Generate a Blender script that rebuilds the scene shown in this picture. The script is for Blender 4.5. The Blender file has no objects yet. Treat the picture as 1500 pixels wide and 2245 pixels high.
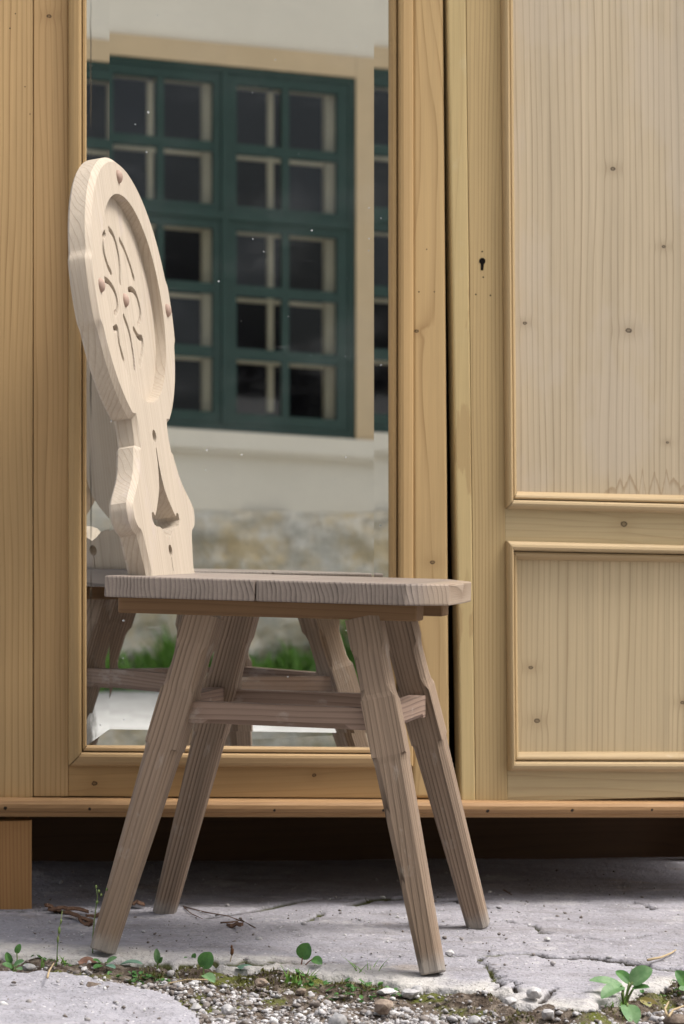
import bpy, bmesh, math, random
import numpy as np
from mathutils import Vector, Matrix, noise as mnoise
from mathutils.geometry import tessellate_polygon
random.seed(7); RNG = np.random.default_rng(7)
SC = bpy.context.scene; COL = SC.collection
R = math.radians

# ------------------------------------------------------------------ camera, sky, sun, exposure
FPX, CAMH, SLOPE = 5706.0, 0.5187, 0.023          # focal length in photo pixels, eye height, fall of the yard to the right
cam = bpy.data.cameras.new('camera'); camo = bpy.data.objects.new('camera', cam); COL.objects.link(camo); SC.camera = camo
camo.location = (0, 0, CAMH); camo.rotation_euler = (R(90), 0, 0)
cam.sensor_fit = 'VERTICAL'; cam.sensor_height = 36; cam.sensor_width = 24
cam.lens = FPX * 36 / 2245; cam.shift_y = 27.5 / 2245
cam.clip_start = 0.05; cam.clip_end = 400
cam.dof.use_dof = True; cam.dof.focus_distance = 3.14; cam.dof.aperture_fstop = 9.0
world = bpy.data.worlds.new('World'); SC.world = world; world.use_nodes = True
wt = world.node_tree; bg = wt.nodes['Background']
sky = wt.nodes.new('ShaderNodeTexSky'); sky.sky_type = 'NISHITA'; sky.sun_disc = False
SUN_EL, SUN_AZ = 60.0, 94.0                      # azimuth clockwise from +Y: high, to the right, behind thin cloud
sky.sun_elevation = R(SUN_EL); sky.sun_rotation = R(SUN_AZ); sky.dust_density = 6.0; sky.air_density = 1.0; sky.ozone_density = 1.0
hs_ = wt.nodes.new('ShaderNodeHueSaturation'); hs_.inputs['Saturation'].default_value = 0.34            # thin overcast: a paler sky
wt.links.new(sky.outputs[0], hs_.inputs['Color']); wt.links.new(hs_.outputs[0], bg.inputs[0]); bg.inputs[1].default_value = 0.115
sun = bpy.data.lights.new('sun', 'SUN'); suno = bpy.data.objects.new('sun', sun); COL.objects.link(suno)
sun.energy = 1.5; sun.angle = R(22); sun.color = (1.0, 0.95, 0.875)
sd = Vector((math.sin(R(SUN_AZ)) * math.cos(R(SUN_EL)), math.cos(R(SUN_AZ)) * math.cos(R(SUN_EL)), math.sin(R(SUN_EL))))
suno.rotation_euler = sd.to_track_quat('Z', 'Y').to_euler()
vs = SC.view_settings; vs.view_transform = 'Standard'; vs.look = 'None'; vs.exposure = 1.02; vs.gamma = 1.0; vs.use_curve_mapping = False
SC.cycles.max_bounces = 10; SC.cycles.glossy_bounces = 5; SC.cycles.transparent_max_bounces = 12

# ------------------------------------------------------------------ helpers: measuring
CAM = Vector((0, 0, CAMH))
def ray(px, py): return Vector(((px - 750) / FPX, 1, -(py - 1150) / FPX))
def hit(px, py, p0, n):
    d = ray(px, py); return CAM + d * (((p0 - CAM).dot(n)) / d.dot(n))
def ground(px, py, drop=0.0):                     # a point of the sloping yard
    n = Vector((SLOPE, 0, 1)); return hit(px, py, Vector((0, 0, -drop)), n)
def gz(x): return -SLOPE * x
def hermite(a, b, x): t = np.clip((x - a) / (b - a), 0, 1); return t * t * (3 - 2 * t)
def fbm(x, y, sc, octv=4, seed=0):
    rng = np.random.default_rng(seed); out = np.zeros(np.broadcast(x, y).shape); amp = 1.0; tot = 0
    for o in range(octv):
        G = rng.random((64, 64)) * 2 - 1
        fx = np.asarray(x) * sc + 17.3 * o; fy = np.asarray(y) * sc + 5.1 * o
        ix = np.floor(fx).astype(int); iy = np.floor(fy).astype(int); tx = fx - ix; ty = fy - iy
        tx = tx * tx * (3 - 2 * tx); ty = ty * ty * (3 - 2 * ty)
        g = lambda a, b: G[a % 64, b % 64]
        out += amp * ((g(ix, iy) * (1 - tx) + g(ix + 1, iy) * tx) * (1 - ty) + (g(ix, iy + 1) * (1 - tx) + g(ix + 1, iy + 1) * tx) * ty)
        tot += amp; amp *= 0.5; sc *= 2.03
    return out / tot

# ------------------------------------------------------------------ helpers: objects
def link(name, me, mat=None, parent=None):
    o = bpy.data.objects.new(name, me); COL.objects.link(o)
    if mat is not None: me.materials.append(mat)
    if parent is not None: o.parent = parent
    return o
def build(name, bm, mat, parent=None, smooth=False):
    me = bpy.data.meshes.new(name); bmesh.ops.recalc_face_normals(bm, faces=bm.faces[:]); bm.to_mesh(me); bm.free()
    if smooth: me.shade_smooth()
    return link(name, me, mat, parent)
def pydata(name, v, f, mat, parent=None, smooth=False):
    me = bpy.data.meshes.new(name); me.from_pydata([tuple(map(float, q)) for q in v] if not isinstance(v, np.ndarray) else v.tolist(), [], f if isinstance(f, list) else f.tolist()); me.update()
    if smooth: me.shade_smooth()
    return link(name, me, mat, parent)
def autosmooth(o, deg=28):
    o.data.shade_smooth(); o.data.set_sharp_from_angle(angle=R(deg)); return o
def empty(name, label, cat, loc=(0, 0, 0), group=None):
    o = bpy.data.objects.new(name, None); COL.objects.link(o); o.location = loc; o.empty_display_size = 0.05
    return tag(o, label, cat, group)
def tag(o, label=None, cat=None, group=None, kind=None):
    if label: o['label'] = label
    if cat: o['category'] = cat
    if group: o['group'] = group
    if kind: o['kind'] = kind
    return o
def grid(name, xs, ys, Z, mat, parent=None, smooth=True, mask=None):
    nx, ny = len(xs), len(ys); X, Y = np.meshgrid(xs, ys, indexing='ij')
    v = np.stack([X.ravel(), Y.ravel(), Z.ravel()], 1)
    i = np.arange(nx * ny).reshape(nx, ny)
    f = np.stack([i[:-1, :-1], i[1:, :-1], i[1:, 1:], i[:-1, 1:]], -1)
    if mask is not None: f = f[mask[:-1, :-1] & mask[1:, 1:] & mask[1:, :-1] & mask[:-1, 1:]]
    f = f.reshape(-1, 4)
    me = bpy.data.meshes.new(name); me.vertices.add(len(v)); me.vertices.foreach_set('co', v.ravel())
    me.loops.add(f.size); me.loops.foreach_set('vertex_index', f.ravel().astype(np.int32))
    me.polygons.add(len(f)); me.polygons.foreach_set('loop_start', (np.arange(len(f)) * 4).astype(np.int32))
    me.update(calc_edges=True); me.validate()
    if smooth: me.shade_smooth()
    return link(name, me, mat, parent)

# ------------------------------------------------------------------ helpers: materials (a tiny expression language over math nodes)
class E:
    nt = None
    def __init__(s, sock): s.s = sock
    @staticmethod
    def m(op, *a, clamp=False):
        n = E.nt.nodes.new('ShaderNodeMath'); n.operation = op; n.use_clamp = clamp
        for i, q in enumerate(a):
            if isinstance(q, E): E.nt.links.new(q.s, n.inputs[i])
            else: n.inputs[i].default_value = float(q)
        return E(n.outputs[0])
    def __add__(s, o): return E.m('ADD', s, o)
    __radd__ = __add__
    def __sub__(s, o): return E.m('SUBTRACT', s, o)
    def __rsub__(s, o): return E.m('SUBTRACT', o, s)
    def __mul__(s, o): return E.m('MULTIPLY', s, o)
    __rmul__ = __mul__
    def __truediv__(s, o): return E.m('DIVIDE', s, o)
    def __pow__(s, o): return E.m('POWER', s, o)
def ramp(x, a, b, lo=0.0, hi=1.0):
    n = E.nt.nodes.new('ShaderNodeMapRange'); n.interpolation_type = 'SMOOTHSTEP'
    E.nt.links.new(x.s, n.inputs[0]); n.inputs[1].default_value = a; n.inputs[2].default_value = b; n.inputs[3].default_value = lo; n.inputs[4].default_value = hi
    return E(n.outputs[0])
def vec(x, y, z):
    n = E.nt.nodes.new('ShaderNodeCombineXYZ')
    for i, q in enumerate((x, y, z)):
        if isinstance(q, E): E.nt.links.new(q.s, n.inputs[i])
        else: n.inputs[i].default_value = q
    return n.outputs[0]
def nz(v, scale=1.0, detail=3, rough=0.5, dist=0.0):
    n = E.nt.nodes.new('ShaderNodeTexNoise'); E.nt.links.new(v, n.inputs['Vector'])
    n.inputs['Scale'].default_value = scale; n.inputs['Detail'].default_value = detail; n.inputs['Roughness'].default_value = rough; n.inputs['Distortion'].default_value = dist
    return E(n.outputs[0])
def voro(v, scale, feature='F1', out='Distance'):
    n = E.nt.nodes.new('ShaderNodeTexVoronoi'); E.nt.links.new(v, n.inputs['Vector']); n.inputs['Scale'].default_value = scale; n.feature = feature
    return n.outputs[out]
def col(c): return (c[0], c[1], c[2], 1)
def mix(f, a, b, blend='MIX'):
    n = E.nt.nodes.new('ShaderNodeMix'); n.data_type = 'RGBA'; n.blend_type = blend
    if isinstance(f, E): E.nt.links.new(f.s, n.inputs[0])
    else: n.inputs[0].default_value = f
    for i, q in ((6, a), (7, b)):
        if isinstance(q, tuple): n.inputs[i].default_value = col(q)
        else: E.nt.links.new(q, n.inputs[i])
    return n.outputs[2]
def mat(name):
    m = bpy.data.materials.new(name); m.use_nodes = True; E.nt = m.node_tree
    return m, m.node_tree.nodes['Principled BSDF']
def coords():
    t = E.nt.nodes.new('ShaderNodeTexCoord'); s = E.nt.nodes.new('ShaderNodeSeparateXYZ'); E.nt.links.new(t.outputs['Object'], s.inputs[0])
    return t.outputs['Object'], E(s.outputs[0]), E(s.outputs[1]), E(s.outputs[2])
def rnd():
    return E(E.nt.nodes.new('ShaderNodeObjectInfo').outputs['Random'])
def bump(bs, h, strength, dist):
    b = E.nt.nodes.new('ShaderNodeBump'); E.nt.links.new(h.s, b.inputs['Height']); b.inputs['Strength'].default_value = strength; b.inputs['Distance'].default_value = dist
    E.nt.links.new(b.outputs[0], bs.inputs['Normal'])
def setc(bs, c):
    if isinstance(c, tuple): bs.inputs['Base Color'].default_value = col(c)
    else: E.nt.links.new(c, bs.inputs['Base Color'])
def srgb(r, g, b):
    f = lambda c: (c / 255 / 12.92) if c / 255 <= 0.04045 else ((c / 255 + 0.055) / 1.055) ** 2.4
    return (f(r), f(g), f(b))

def wood(name, light, dark, along='z', cross='x', third='y', freq=110, contrast=0.55, warp=0.9, rough=0.6, knots=(), tilt=0.35,
         patches=None, holes=(), wear=None, stain=None, sharp=5.0, mott=0.22, bmp=0.25, slant=0.0, curve=0.0, zone=None, cut=False, spec=0.3, uneven=5.0, streak=0.30):
    """Softwood: latewood lines across `cross`, running along `along`; knots and nail holes at (cross, along, radius)."""
    m, bs = mat(name); o, x, y, z = coords(); ax = dict(x=x, y=y, z=z)
    c, a, t = ax[cross], ax[along], ax[third]; r = rnd()
    seed = r * 37.0
    lowv = vec(c * 9.0, a * 1.1 + seed, t * 9.0)
    wander = nz(lowv, 1.0, 2) - 0.5
    ph = (c + t * tilt + a * slant) * freq + wander * (warp * 6.0) + (nz(vec(c * 40, a * 3.0 + seed, t * 40), 1, 2) - 0.5) * 0.7 + (nz(vec(c * 13 + seed, 0.0, t * 13), 1, 2) - 0.5) * uneven + seed
    if curve: ph = ph + (a - curve[0]) * (a - curve[0]) * curve[1]
    kmask = None; halo = None
    for (kc, ka, kr) in knots:
        dc = c - kc; da = (a - ka) * (1.45 if along == 'z' else 0.8)
        d = E.m('SQRT', dc * dc + da * da)
        g = E.m('POWER', 2.718, (d / (kr * 3.2)) * (d / (kr * 3.2)) * -1.0)
        sg = dc / (E.m('ABSOLUTE', dc) + kr * 0.6)
        ph = ph + g * sg * (kr * freq * 0.9)
        dn = d + (nz(vec(c * 300, a * 300, t * 300), 1, 2) - 0.5) * (kr * 0.5)
        k = ramp(dn, kr * 0.9, kr * 0.62)
        k = k * (0.55 + 0.45 * ramp(dn, kr * 0.3, kr * 0.6))
        kmask = k if kmask is None else E.m('MAXIMUM', kmask, k)
        halo = g if halo is None else E.m('MAXIMUM', halo, g)
    saw = E.m('FRACT', ph)
    line = (saw ** sharp) * ramp(saw, 1.0, 0.93)
    var = nz(vec(c * 60, a * 2.0 + seed, t * 30), 1, 2)
    line = line * ramp(var, 0.25, 0.75, 0.35, 1.15)
    fib = nz(vec(c * 900, a * 14, t * 900), 1, 2)
    mo = nz(vec(c * 14, a * 2.2 + seed, t * 14), 1, 4)
    cc = mix(E.m('MULTIPLY', line, contrast, clamp=True), light, dark)
    stk = nz(vec(c * 75, a * 0.9 + seed, t * 75), 1, 3, .6); stk2 = nz(vec(c * 260, a * 3.0 + seed, t * 260), 1, 2, .6)
    tone = 1.0 + (stk - 0.5) * streak + (stk2 - 0.5) * (streak * 0.7) + (mo - 0.5) * (mott * 2) + (fib - 0.5) * 0.16 + (r - 0.5) * 0.10
    bc = E.nt.nodes.new('ShaderNodeHueSaturation'); E.nt.links.new(cc, bc.inputs['Color']); E.nt.links.new(tone.s, bc.inputs['Value'])
    cc = bc.outputs[0]
    if zone:         # (axis, from, to, colour): paler sapwood at one end
        cc = mix(ramp(ax[zone[0]], zone[1], zone[2]) * 0.8, cc, mix(E.m('MULTIPLY', line, 0.5, clamp=True), zone[3], zone[4]))
    if patches:      # (colour, scale, threshold, strength): flaked or darker finish left on the wood
        for (pc, ps, th, st) in patches:
            pn = nz(vec(c * ps, a * ps * 0.22 + seed * 0.5, t * ps), 1, 4, 0.55)
            cc = mix(ramp(pn, th, th + 0.03) * st, cc, pc)
    if stain:        # a tide mark of old water: (v0, c0, amplitude)
        v0, c0, amp = stain[:3]
        f_ = None
        for (pc_, ph_, pw_) in stain[4]:
            tri = (1.0 - E.m('ABSOLUTE', c - pc_) / pw_) * ph_; f_ = tri if f_ is None else E.m('MAXIMUM', f_, tri)
        edge = (a - v0) - E.m('MAXIMUM', f_, -0.004) - (nz(vec(c * 190, 0.0, 0.0), 1, 4, .65) - 0.5) * 0.016
        ln = ramp(edge, 0.0006, -0.0006) * ramp(edge, -0.013, -0.0008) * ramp(c, c0 - 0.01, c0 + 0.01) * ramp(nz(vec(c * 120, a * 60, 0.0), 1, 2), 0.25, 0.6, 0.45, 1.0)
        ins = ramp(edge, 0.0, -0.004) * ramp(c, c0 - 0.01, c0 + 0.05)
        cc = mix(ins * 0.22, cc, (0.46, 0.40, 0.33)); cc = mix(ln * stain[3], cc, (0.22, 0.125, 0.045))
    if wear:         # pale rubbed patches
        wn = nz(vec(c * wear[1], a * wear[1] * 0.5, t * wear[1]), 1, 5, 0.65)
        cc = mix(ramp(wn, wear[2], wear[2] + 0.12) * wear[3], cc, wear[0])
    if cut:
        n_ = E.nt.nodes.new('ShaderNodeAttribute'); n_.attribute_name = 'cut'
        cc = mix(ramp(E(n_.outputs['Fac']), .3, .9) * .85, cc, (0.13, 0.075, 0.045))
    if halo is not None: cc = mix(halo * 0.25, cc, dark)
    if kmask is not None: cc = mix(kmask * 0.95, cc, (dark[0] * 0.26, dark[1] * 0.25, dark[2] * 0.28))
    for (hc, ha, hr) in holes:
        d = E.m('SQRT', (c - hc) * (c - hc) + (a - ha) * (a - ha)) + (nz(vec(c * 500, a * 500, 0.0), 1, 2) - 0.5) * (hr * 0.8)
        cc = mix(ramp(d, hr, hr * 0.6), cc, (0.012, 0.008, 0.005))
    setc(bs, cc); bs.inputs['Roughness'].default_value = rough; bs.inputs['Specular IOR Level'].default_value = spec
    h = line * -0.6 + fib * 0.5
    if kmask is not None: h = h - kmask * 0.6
    bump(bs, h, bmp, 0.0012)
    return m
def plain(name, c, rough=0.6, spec=0.3, nscale=0, namp=0.0, bmp=0.0, bd=0.002):
    m, bs = mat(name); bs.inputs['Roughness'].default_value = rough; bs.inputs['Specular IOR Level'].default_value = spec
    if nscale:
        o, x, y, z = coords(); n = nz(o, nscale, 5, 0.6)
        setc(bs, mix(n, tuple(q * (1 - namp) for q in c), tuple(min(1, q * (1 + namp)) for q in c)))
        if bmp: bump(bs, nz(o, nscale * 2.3, 5, 0.65), bmp, bd)
    else: setc(bs, c)
    return m

# ------------------------------------------------------------------ wardrobe frame: x along the front, y into the depth, z up
ALPHA = math.atan(0.24); WO = Vector((-0.43, 3.44, 0.0))
EU = Vector((math.cos(ALPHA), math.sin(ALPHA), 0)); EN = Vector((-math.sin(ALPHA), math.cos(ALPHA), 0))
def wp(px, py, depth=0.0):
    p = hit(px, py, WO + EN * depth, EN) - WO
    return (p.dot(EU), p.z)
WZ = gz(WO.x)

# ================================================================== materials
pine = srgb
KW = lambda *l: [(*wp(a, b), r) for a, b, r in l]
KX = lambda *l: [(wp(a, b)[1], wp(a, b)[0], r) for a, b, r in l]      # for rails: cross is z, along is x
HONEY = (0.40, 0.245, 0.105); HONEYD = (0.21, 0.105, 0.036)
M = {}
M['post'] = wood('pine_post', (0.44, 0.295, 0.142), (0.19, 0.10, 0.036), freq=165, contrast=0.85, mott=0.16, holes=KW((34, 30, .001), (22, 62, .0012), (55, 190, .001), (66, 250, .001)))
M['stile'] = wood('pine_stile', (0.415, 0.272, 0.13), (0.18, 0.094, 0.034), freq=150, contrast=0.8, mott=0.18, knots=KW((108, 35, .0045)))
M['stile_mid'] = wood('pine_meeting_stile', (0.44, 0.305, 0.148), (0.21, 0.115, 0.044), freq=75, contrast=0.7, warp=1.5, mott=0.16, knots=KW((913, 726, .0042), (948, 1233, .0048)), holes=KW((935, 547, .0012), (918, 640, .0013), (952, 640, .0011)), slant=0.02)
M['rail'] = wood('pine_rail', (0.40, 0.255, 0.115), (0.23, 0.12, 0.042), along='x', cross='z', freq=90, contrast=0.35, mott=0.2, knots=KX((208, 1718, .004), (690, 1700, .003)))
M['mould_v'] = wood('pine_moulding_upright', (0.40, 0.268, 0.125), (0.22, 0.118, 0.046), freq=160, contrast=0.35, mott=0.14, bmp=0.12)
M['mould_h'] = wood('pine_moulding_level', (0.40, 0.268, 0.135), (0.22, 0.118, 0.05), along='x', cross='z', freq=160, contrast=0.3, mott=0.16, bmp=0.12)
M['base'] = wood('pine_base_moulding', (0.33, 0.195, 0.092), (0.15, 0.07, 0.027), along='x', cross='z', freq=190, contrast=0.45, mott=0.22,
                 holes=KX((8, 1768, .003), (192, 1770, .0025), (595, 1773, .0024), (833, 1773, .0026), (1060, 1775, .003), (1244, 1773, .0028), (1418, 1772, .0022)))
M['leg_front'] = wood('pine_wardrobe_leg', (0.37, 0.20, 0.08), (0.19, 0.085, 0.027), freq=190, contrast=0.8, mott=0.2)
M['lip'] = wood('pine_worn_lip', (0.485, 0.37, 0.185), (0.30, 0.19, 0.08), freq=40, contrast=0.3, mott=0.12, patches=[((0.34, 0.22, 0.10), 26, 0.56, 0.45)], wear=((0.50, 0.42, 0.26), 30, 0.58, 0.35))
M['stile_r'] = wood('pine_door_stile', (0.475, 0.348, 0.175), (0.22, 0.125, 0.048), freq=165, contrast=0.95, warp=0.8, mott=0.1, holes=KW((1056, 552, .0015), (1058, 608, .0014), (1042, 646, .0014), (1074, 648, .0014)))
M['panel'] = wood('pine_panel', (0.51, 0.42, 0.295), (0.19, 0.125, 0.065), freq=98, contrast=0.95, warp=0.35, sharp=7, mott=0.1, tilt=0.1, slant=0.006, uneven=4, wear=((0.52, 0.455, 0.385), 5, 0.46, 0.28),
                  knots=KW((1346, 369, .0048), (1458, 540, .004), (1381, 724, .0062), (1153, 708, .004), (1466, 970, .003)), stain=(wp(1300, 1082)[1], wp(1330, 1060)[0], 0.06, 0.50, [(wp(x_, 1060)[0], (1082 - y_) / 1585, w_ / 1585) for x_, y_, w_ in ((1345, 1066, 26), (1362, 1046, 14), (1384, 1038, 22), (1411, 1026, 9), (1438, 1032, 16), (1464, 1024, 12), (1480, 1044, 26), (1504, 1058, 20))]))
M['panel_low'] = wood('pine_lower_panel', (0.49, 0.39, 0.245), (0.20, 0.125, 0.058), freq=105, contrast=0.85, warp=0.35, sharp=7, mott=0.1, tilt=0.1, slant=-0.008,
                      knots=KW((1166, 1464, .0045), (1180, 1581, .0058), (1499, 1541, .0045)))
M['rail_r'] = wood('pine_door_rail', (0.50, 0.395, 0.23), (0.28, 0.185, 0.085), along='x', cross='z', freq=75, contrast=0.5, warp=1.3, mott=0.1, knots=KX((1367, 1149, .005)))
M['mould_rv'] = wood('pine_panel_moulding_upright', (0.415, 0.30, 0.16), (0.20, 0.12, 0.052), freq=150, contrast=0.3, mott=0.14, bmp=0.12)
M['mould_rh'] = wood('pine_panel_moulding_level', (0.425, 0.315, 0.18), (0.20, 0.12, 0.055), along='x', cross='z', freq=150, contrast=0.3, mott=0.16, bmp=0.12, wear=((0.55, 0.45, 0.33), 30, 0.62, 0.5))
M['board_dark'] = wood('stained_back_board', (0.075, 0.042, 0.022), (0.035, 0.018, 0.01), along='x', cross='z', freq=60, contrast=0.4, rough=0.8)
M['carcass'] = wood('pine_carcass', (0.30, 0.18, 0.08), (0.18, 0.09, 0.03), freq=90, contrast=0.4)
M['black'] = plain('painted_hollow_shade', (0.008, 0.006, 0.005), 0.9, 0.1)

# ================================================================== ground
slab_edge_px = [(-260, 2062), (0, 2074), (120, 2086), (300, 2094), (470, 2106), (640, 2118), (760, 2128), (900, 2146), (1010, 2160), (1090, 2168), (1130, 2186), (1200, 2190), (1290, 2204), (1330, 2180), (1400, 2160), (1500, 2150), (1800, 2170), (2300, 2200)]
SE = np.array([(p.x, p.y) for p in (ground(a, b) for a, b in slab_edge_px)])
def edge_y(x): return np.interp(x, SE[:, 0], SE[:, 1])
def axis(lo, hi, step, olo, ohi, coarse):
    return np.concatenate([np.arange(olo, lo, coarse), np.arange(lo, hi, step), np.arange(hi, ohi + 1e-6, coarse)])
def polydist(X, Y, pts):
    d = np.full(X.shape, 9.0)
    for (x0, y0), (x1, y1) in zip(pts[:-1], pts[1:]):
        dx, dy = x1 - x0, y1 - y0; t = np.clip(((X - x0) * dx + (Y - y0) * dy) / (dx * dx + dy * dy + 1e-12), 0, 1)
        d = np.minimum(d, np.hypot(X - x0 - t * dx, Y - y0 - t * dy))
    return d
cracks_px = [([(460, 2010), (560, 1996), (640, 1980), (690, 1972), (760, 1970), (850, 1968)], .006), ([(640, 2022), (680, 2016), (705, 2000)], .004),
             ([(950, 1974), (1000, 1972), (1035, 1982), (1060, 1990)], .005), ([(770, 1986), (815, 1972), (870, 1970)], .006),
             ([(975, 2094), (1060, 2092), (1150, 2090), (1210, 2095), (1300, 2100), (1380, 2110), (1440, 2118), (1520, 2126)], .006),
             ([(1050, 2098), (1070, 2118), (1080, 2140), (1095, 2160)], .0025), ([(1075, 2135), (1120, 2150), (1136, 2172)], .0025),
             ([(1210, 2165), (1205, 2178), (1180, 2188)], .003), ([(1385, 1978), (1410, 1984), (1430, 1994)], .003),
             ([(200, 2092), (330, 2098), (520, 2104), (700, 2108), (830, 2106)], .004), ([(0, 1996), (100, 1998), (170, 2004)], .004),
             ([(1240, 2050), (1330, 2062), (1420, 2052)], .003), ([(1100, 2018), (1160, 2030), (1200, 2046)], .003)]
xs = axis(-0.72, 0.92, 0.0042, -2.6, 3.4, 0.3); ys = axis(2.76, 3.72, 0.0042, 2.4, 5.6, 0.25)
X, Y = np.meshgrid(xs, ys, indexing='ij')
en = edge_y(X) + fbm(X, Y, 28, 4, 3) * 0.016 + fbm(X, Y, 110, 2, 4) * 0.005
over = Y - en
Z = gz(X) + fbm(X, Y, 9, 4, 1) * 0.0035 + fbm(X, Y, 90, 3, 2) * 0.0008 * (1 + 1.2 * fbm(X, Y, 6, 2, 8))
Z += -0.006 * (1 - hermite(0.0, 0.045, over)) - 0.07 * (1 - hermite(-0.014, 0.0, over))
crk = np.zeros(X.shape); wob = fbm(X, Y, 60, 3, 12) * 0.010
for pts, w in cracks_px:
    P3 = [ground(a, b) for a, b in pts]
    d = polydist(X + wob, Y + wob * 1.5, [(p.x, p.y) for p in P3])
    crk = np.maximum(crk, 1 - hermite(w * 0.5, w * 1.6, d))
Z -= crk * 0.012
# a shallow spalled patch
P3 = ground(585, 2046); Z -= 0.004 * (1 - hermite(0.5, 1.0, np.hypot((X - P3.x) / 0.05, (Y - P3.y) / 0.045) + fbm(X, Y, 50, 2, 6) * 0.5))
def ground_mat(name, a, b, c, scale=1.0, attr=False):
    m, bs = mat(name); o, x, y, z = coords()
    n1 = nz(o, 3.0 * scale, 6, 0.6); n2 = nz(o, 22 * scale, 5, 0.65); n3 = nz(o, 160 * scale, 3, 0.6)
    cc = mix(ramp(n1, 0.35, 0.65), a, b)
    cc = mix(ramp(n2, 0.45, 0.72) * 0.6, cc, c)
    sp = E(voro(o, 170 * scale)) + (nz(o, 30 * scale, 3) - .5) * .25; sp2 = E(voro(o, 85 * scale))
    cc = mix(ramp(sp, 0.22, 0.12) * 0.5, cc, (c[0] * .55, c[1] * .55, c[2] * .55))
    cc = mix(ramp(sp2, 0.16, 0.10) * 0.6, cc, (0.62, 0.60, 0.60))
    if attr:
        def A(nm):
            n = E.nt.nodes.new('ShaderNodeAttribute'); n.attribute_name = nm; return E(n.outputs['Fac'])
        st1 = nz(vec(x * 3.0, y * 20, 0.0), 1, 5, .65)
        cc = mix(ramp(st1, .5, .68) * .55, cc, (0.19, 0.175, 0.175)); cc = mix(ramp(nz(o, 7.3, 5, .7), .56, .66) * .5, cc, (0.47, 0.455, 0.465))
        cc = mix(ramp(nz(o, 5.1, 4, .7), .60, .70) * .35, cc, (0.26, 0.20, 0.14))
        cc = mix(A('lip') * ramp(n2, .3, .6, .45, .9), cc, (0.45, 0.43, 0.405))
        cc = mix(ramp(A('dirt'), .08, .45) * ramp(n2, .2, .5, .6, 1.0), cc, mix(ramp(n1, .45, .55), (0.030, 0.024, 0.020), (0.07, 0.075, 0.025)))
    tone = 0.7 + n3 * 0.6
    h = E.nt.nodes.new('ShaderNodeHueSaturation'); E.nt.links.new(cc, h.inputs['Color']); E.nt.links.new(tone.s, h.inputs['Value'])
    setc(bs, h.outputs[0]); bs.inputs['Roughness'].default_value = 0.9; bs.inputs['Specular IOR Level'].default_value = 0.2
    bump(bs, n3 * 0.8 + n2 - ramp(sp, 0.22, 0.12) * 0.5, 0.8, 0.005)
    return m
M['concrete'] = ground_mat('weathered_concrete', (0.33, 0.32, 0.35), (0.24, 0.235, 0.26), (0.18, 0.17, 0.18))
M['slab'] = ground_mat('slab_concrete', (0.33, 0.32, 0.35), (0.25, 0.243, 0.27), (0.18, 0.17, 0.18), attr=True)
M['yard'] = ground_mat('pale_gravel_yard', (0.50, 0.49, 0.48), (0.38, 0.37, 0.36), (0.22, 0.21, 0.19), 0.35)
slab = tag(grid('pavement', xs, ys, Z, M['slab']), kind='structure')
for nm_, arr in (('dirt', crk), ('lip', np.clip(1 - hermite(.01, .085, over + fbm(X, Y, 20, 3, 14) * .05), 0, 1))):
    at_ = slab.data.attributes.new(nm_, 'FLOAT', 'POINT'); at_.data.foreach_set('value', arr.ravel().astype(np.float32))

def soil_mat():
    m, bs = mat('soil_and_moss'); o, x, y, z = coords()
    n1 = nz(o, 14, 5, 0.6); n2 = nz(o, 60, 4, 0.65); n3 = nz(o, 260, 3, 0.6)
    cc = mix(ramp(n2, 0.35, 0.7), (0.055, 0.040, 0.030), (0.20, 0.165, 0.135))
    cc = mix(ramp(n1, 0.53, 0.62) * 0.85, cc, mix(n3, (0.05, 0.065, 0.012), (0.14, 0.15, 0.03)))
    setc(bs, cc); bs.inputs['Roughness'].default_value = 1.0; bs.inputs['Specular IOR Level'].default_value = 0.1
    bump(bs, n2 + n3, 0.8, 0.005); return m
M['soil'] = soil_mat()
sx = np.arange(-0.9, 1.1, 0.006); sy = np.arange(2.35, 3.22, 0.006); SX, SY = np.meshgrid(sx, sy, indexing='ij')
near = edge_y(SX) - SY
SZ = gz(SX) - 0.020 + fbm(SX, SY, 18, 4, 21) * 0.012 + fbm(SX, SY, 90, 3, 22) * 0.004 + 0.009 * np.exp(-((near - 0.015) / 0.03) ** 2) * (1 + fbm(SX, SY, 25, 3, 23))
def soil_z(x, y):
    i = np.clip(np.searchsorted(sx, x), 0, len(sx) - 1); j = np.clip(np.searchsorted(sy, y), 0, len(sy) - 1); return SZ[i, j]
SZ[SY > edge_y(SX) + 0.05] -= 0.03
tag(grid('soil_bed', sx, sy, SZ, M['soil']), kind='structure')
# the old concrete block at the lower left
bx_ = np.arange(-0.9, -0.06, 0.005); by_ = np.arange(2.40, 3.06, 0.005); BX, BY = np.meshgrid(bx_, by_, indexing='ij')
bedge = np.array([(p.x, p.y) for p in (ground(a, b, .012) for a, b in [(-400, 2125), (0, 2142), (120, 2150), (230, 2160), (330, 2182), (400, 2212), (432, 2246), (445, 2300)])])
bn = np.interp(BX, bedge[:, 0], bedge[:, 1], right=2.3) + fbm(BX, BY, 22, 4, 31) * 0.03
BZ = gz(BX) - 0.004 + fbm(BX, BY, 12, 4, 32) * 0.007 + fbm(BX, BY, 80, 3, 33) * 0.0018 - 0.05 * hermite(0.0, 0.02, BY - bn)
tag(grid('concrete_block', bx_, by_, BZ, M['concrete']), kind='structure')
gv = [(-60, -60), (60, -60), (60, 60), (-60, 60)]
tag(pydata('ground', [(a, b, gz(a) - 0.065) for a, b in gv], [[0, 1, 2, 3]], M['yard']), kind='structure')

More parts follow.
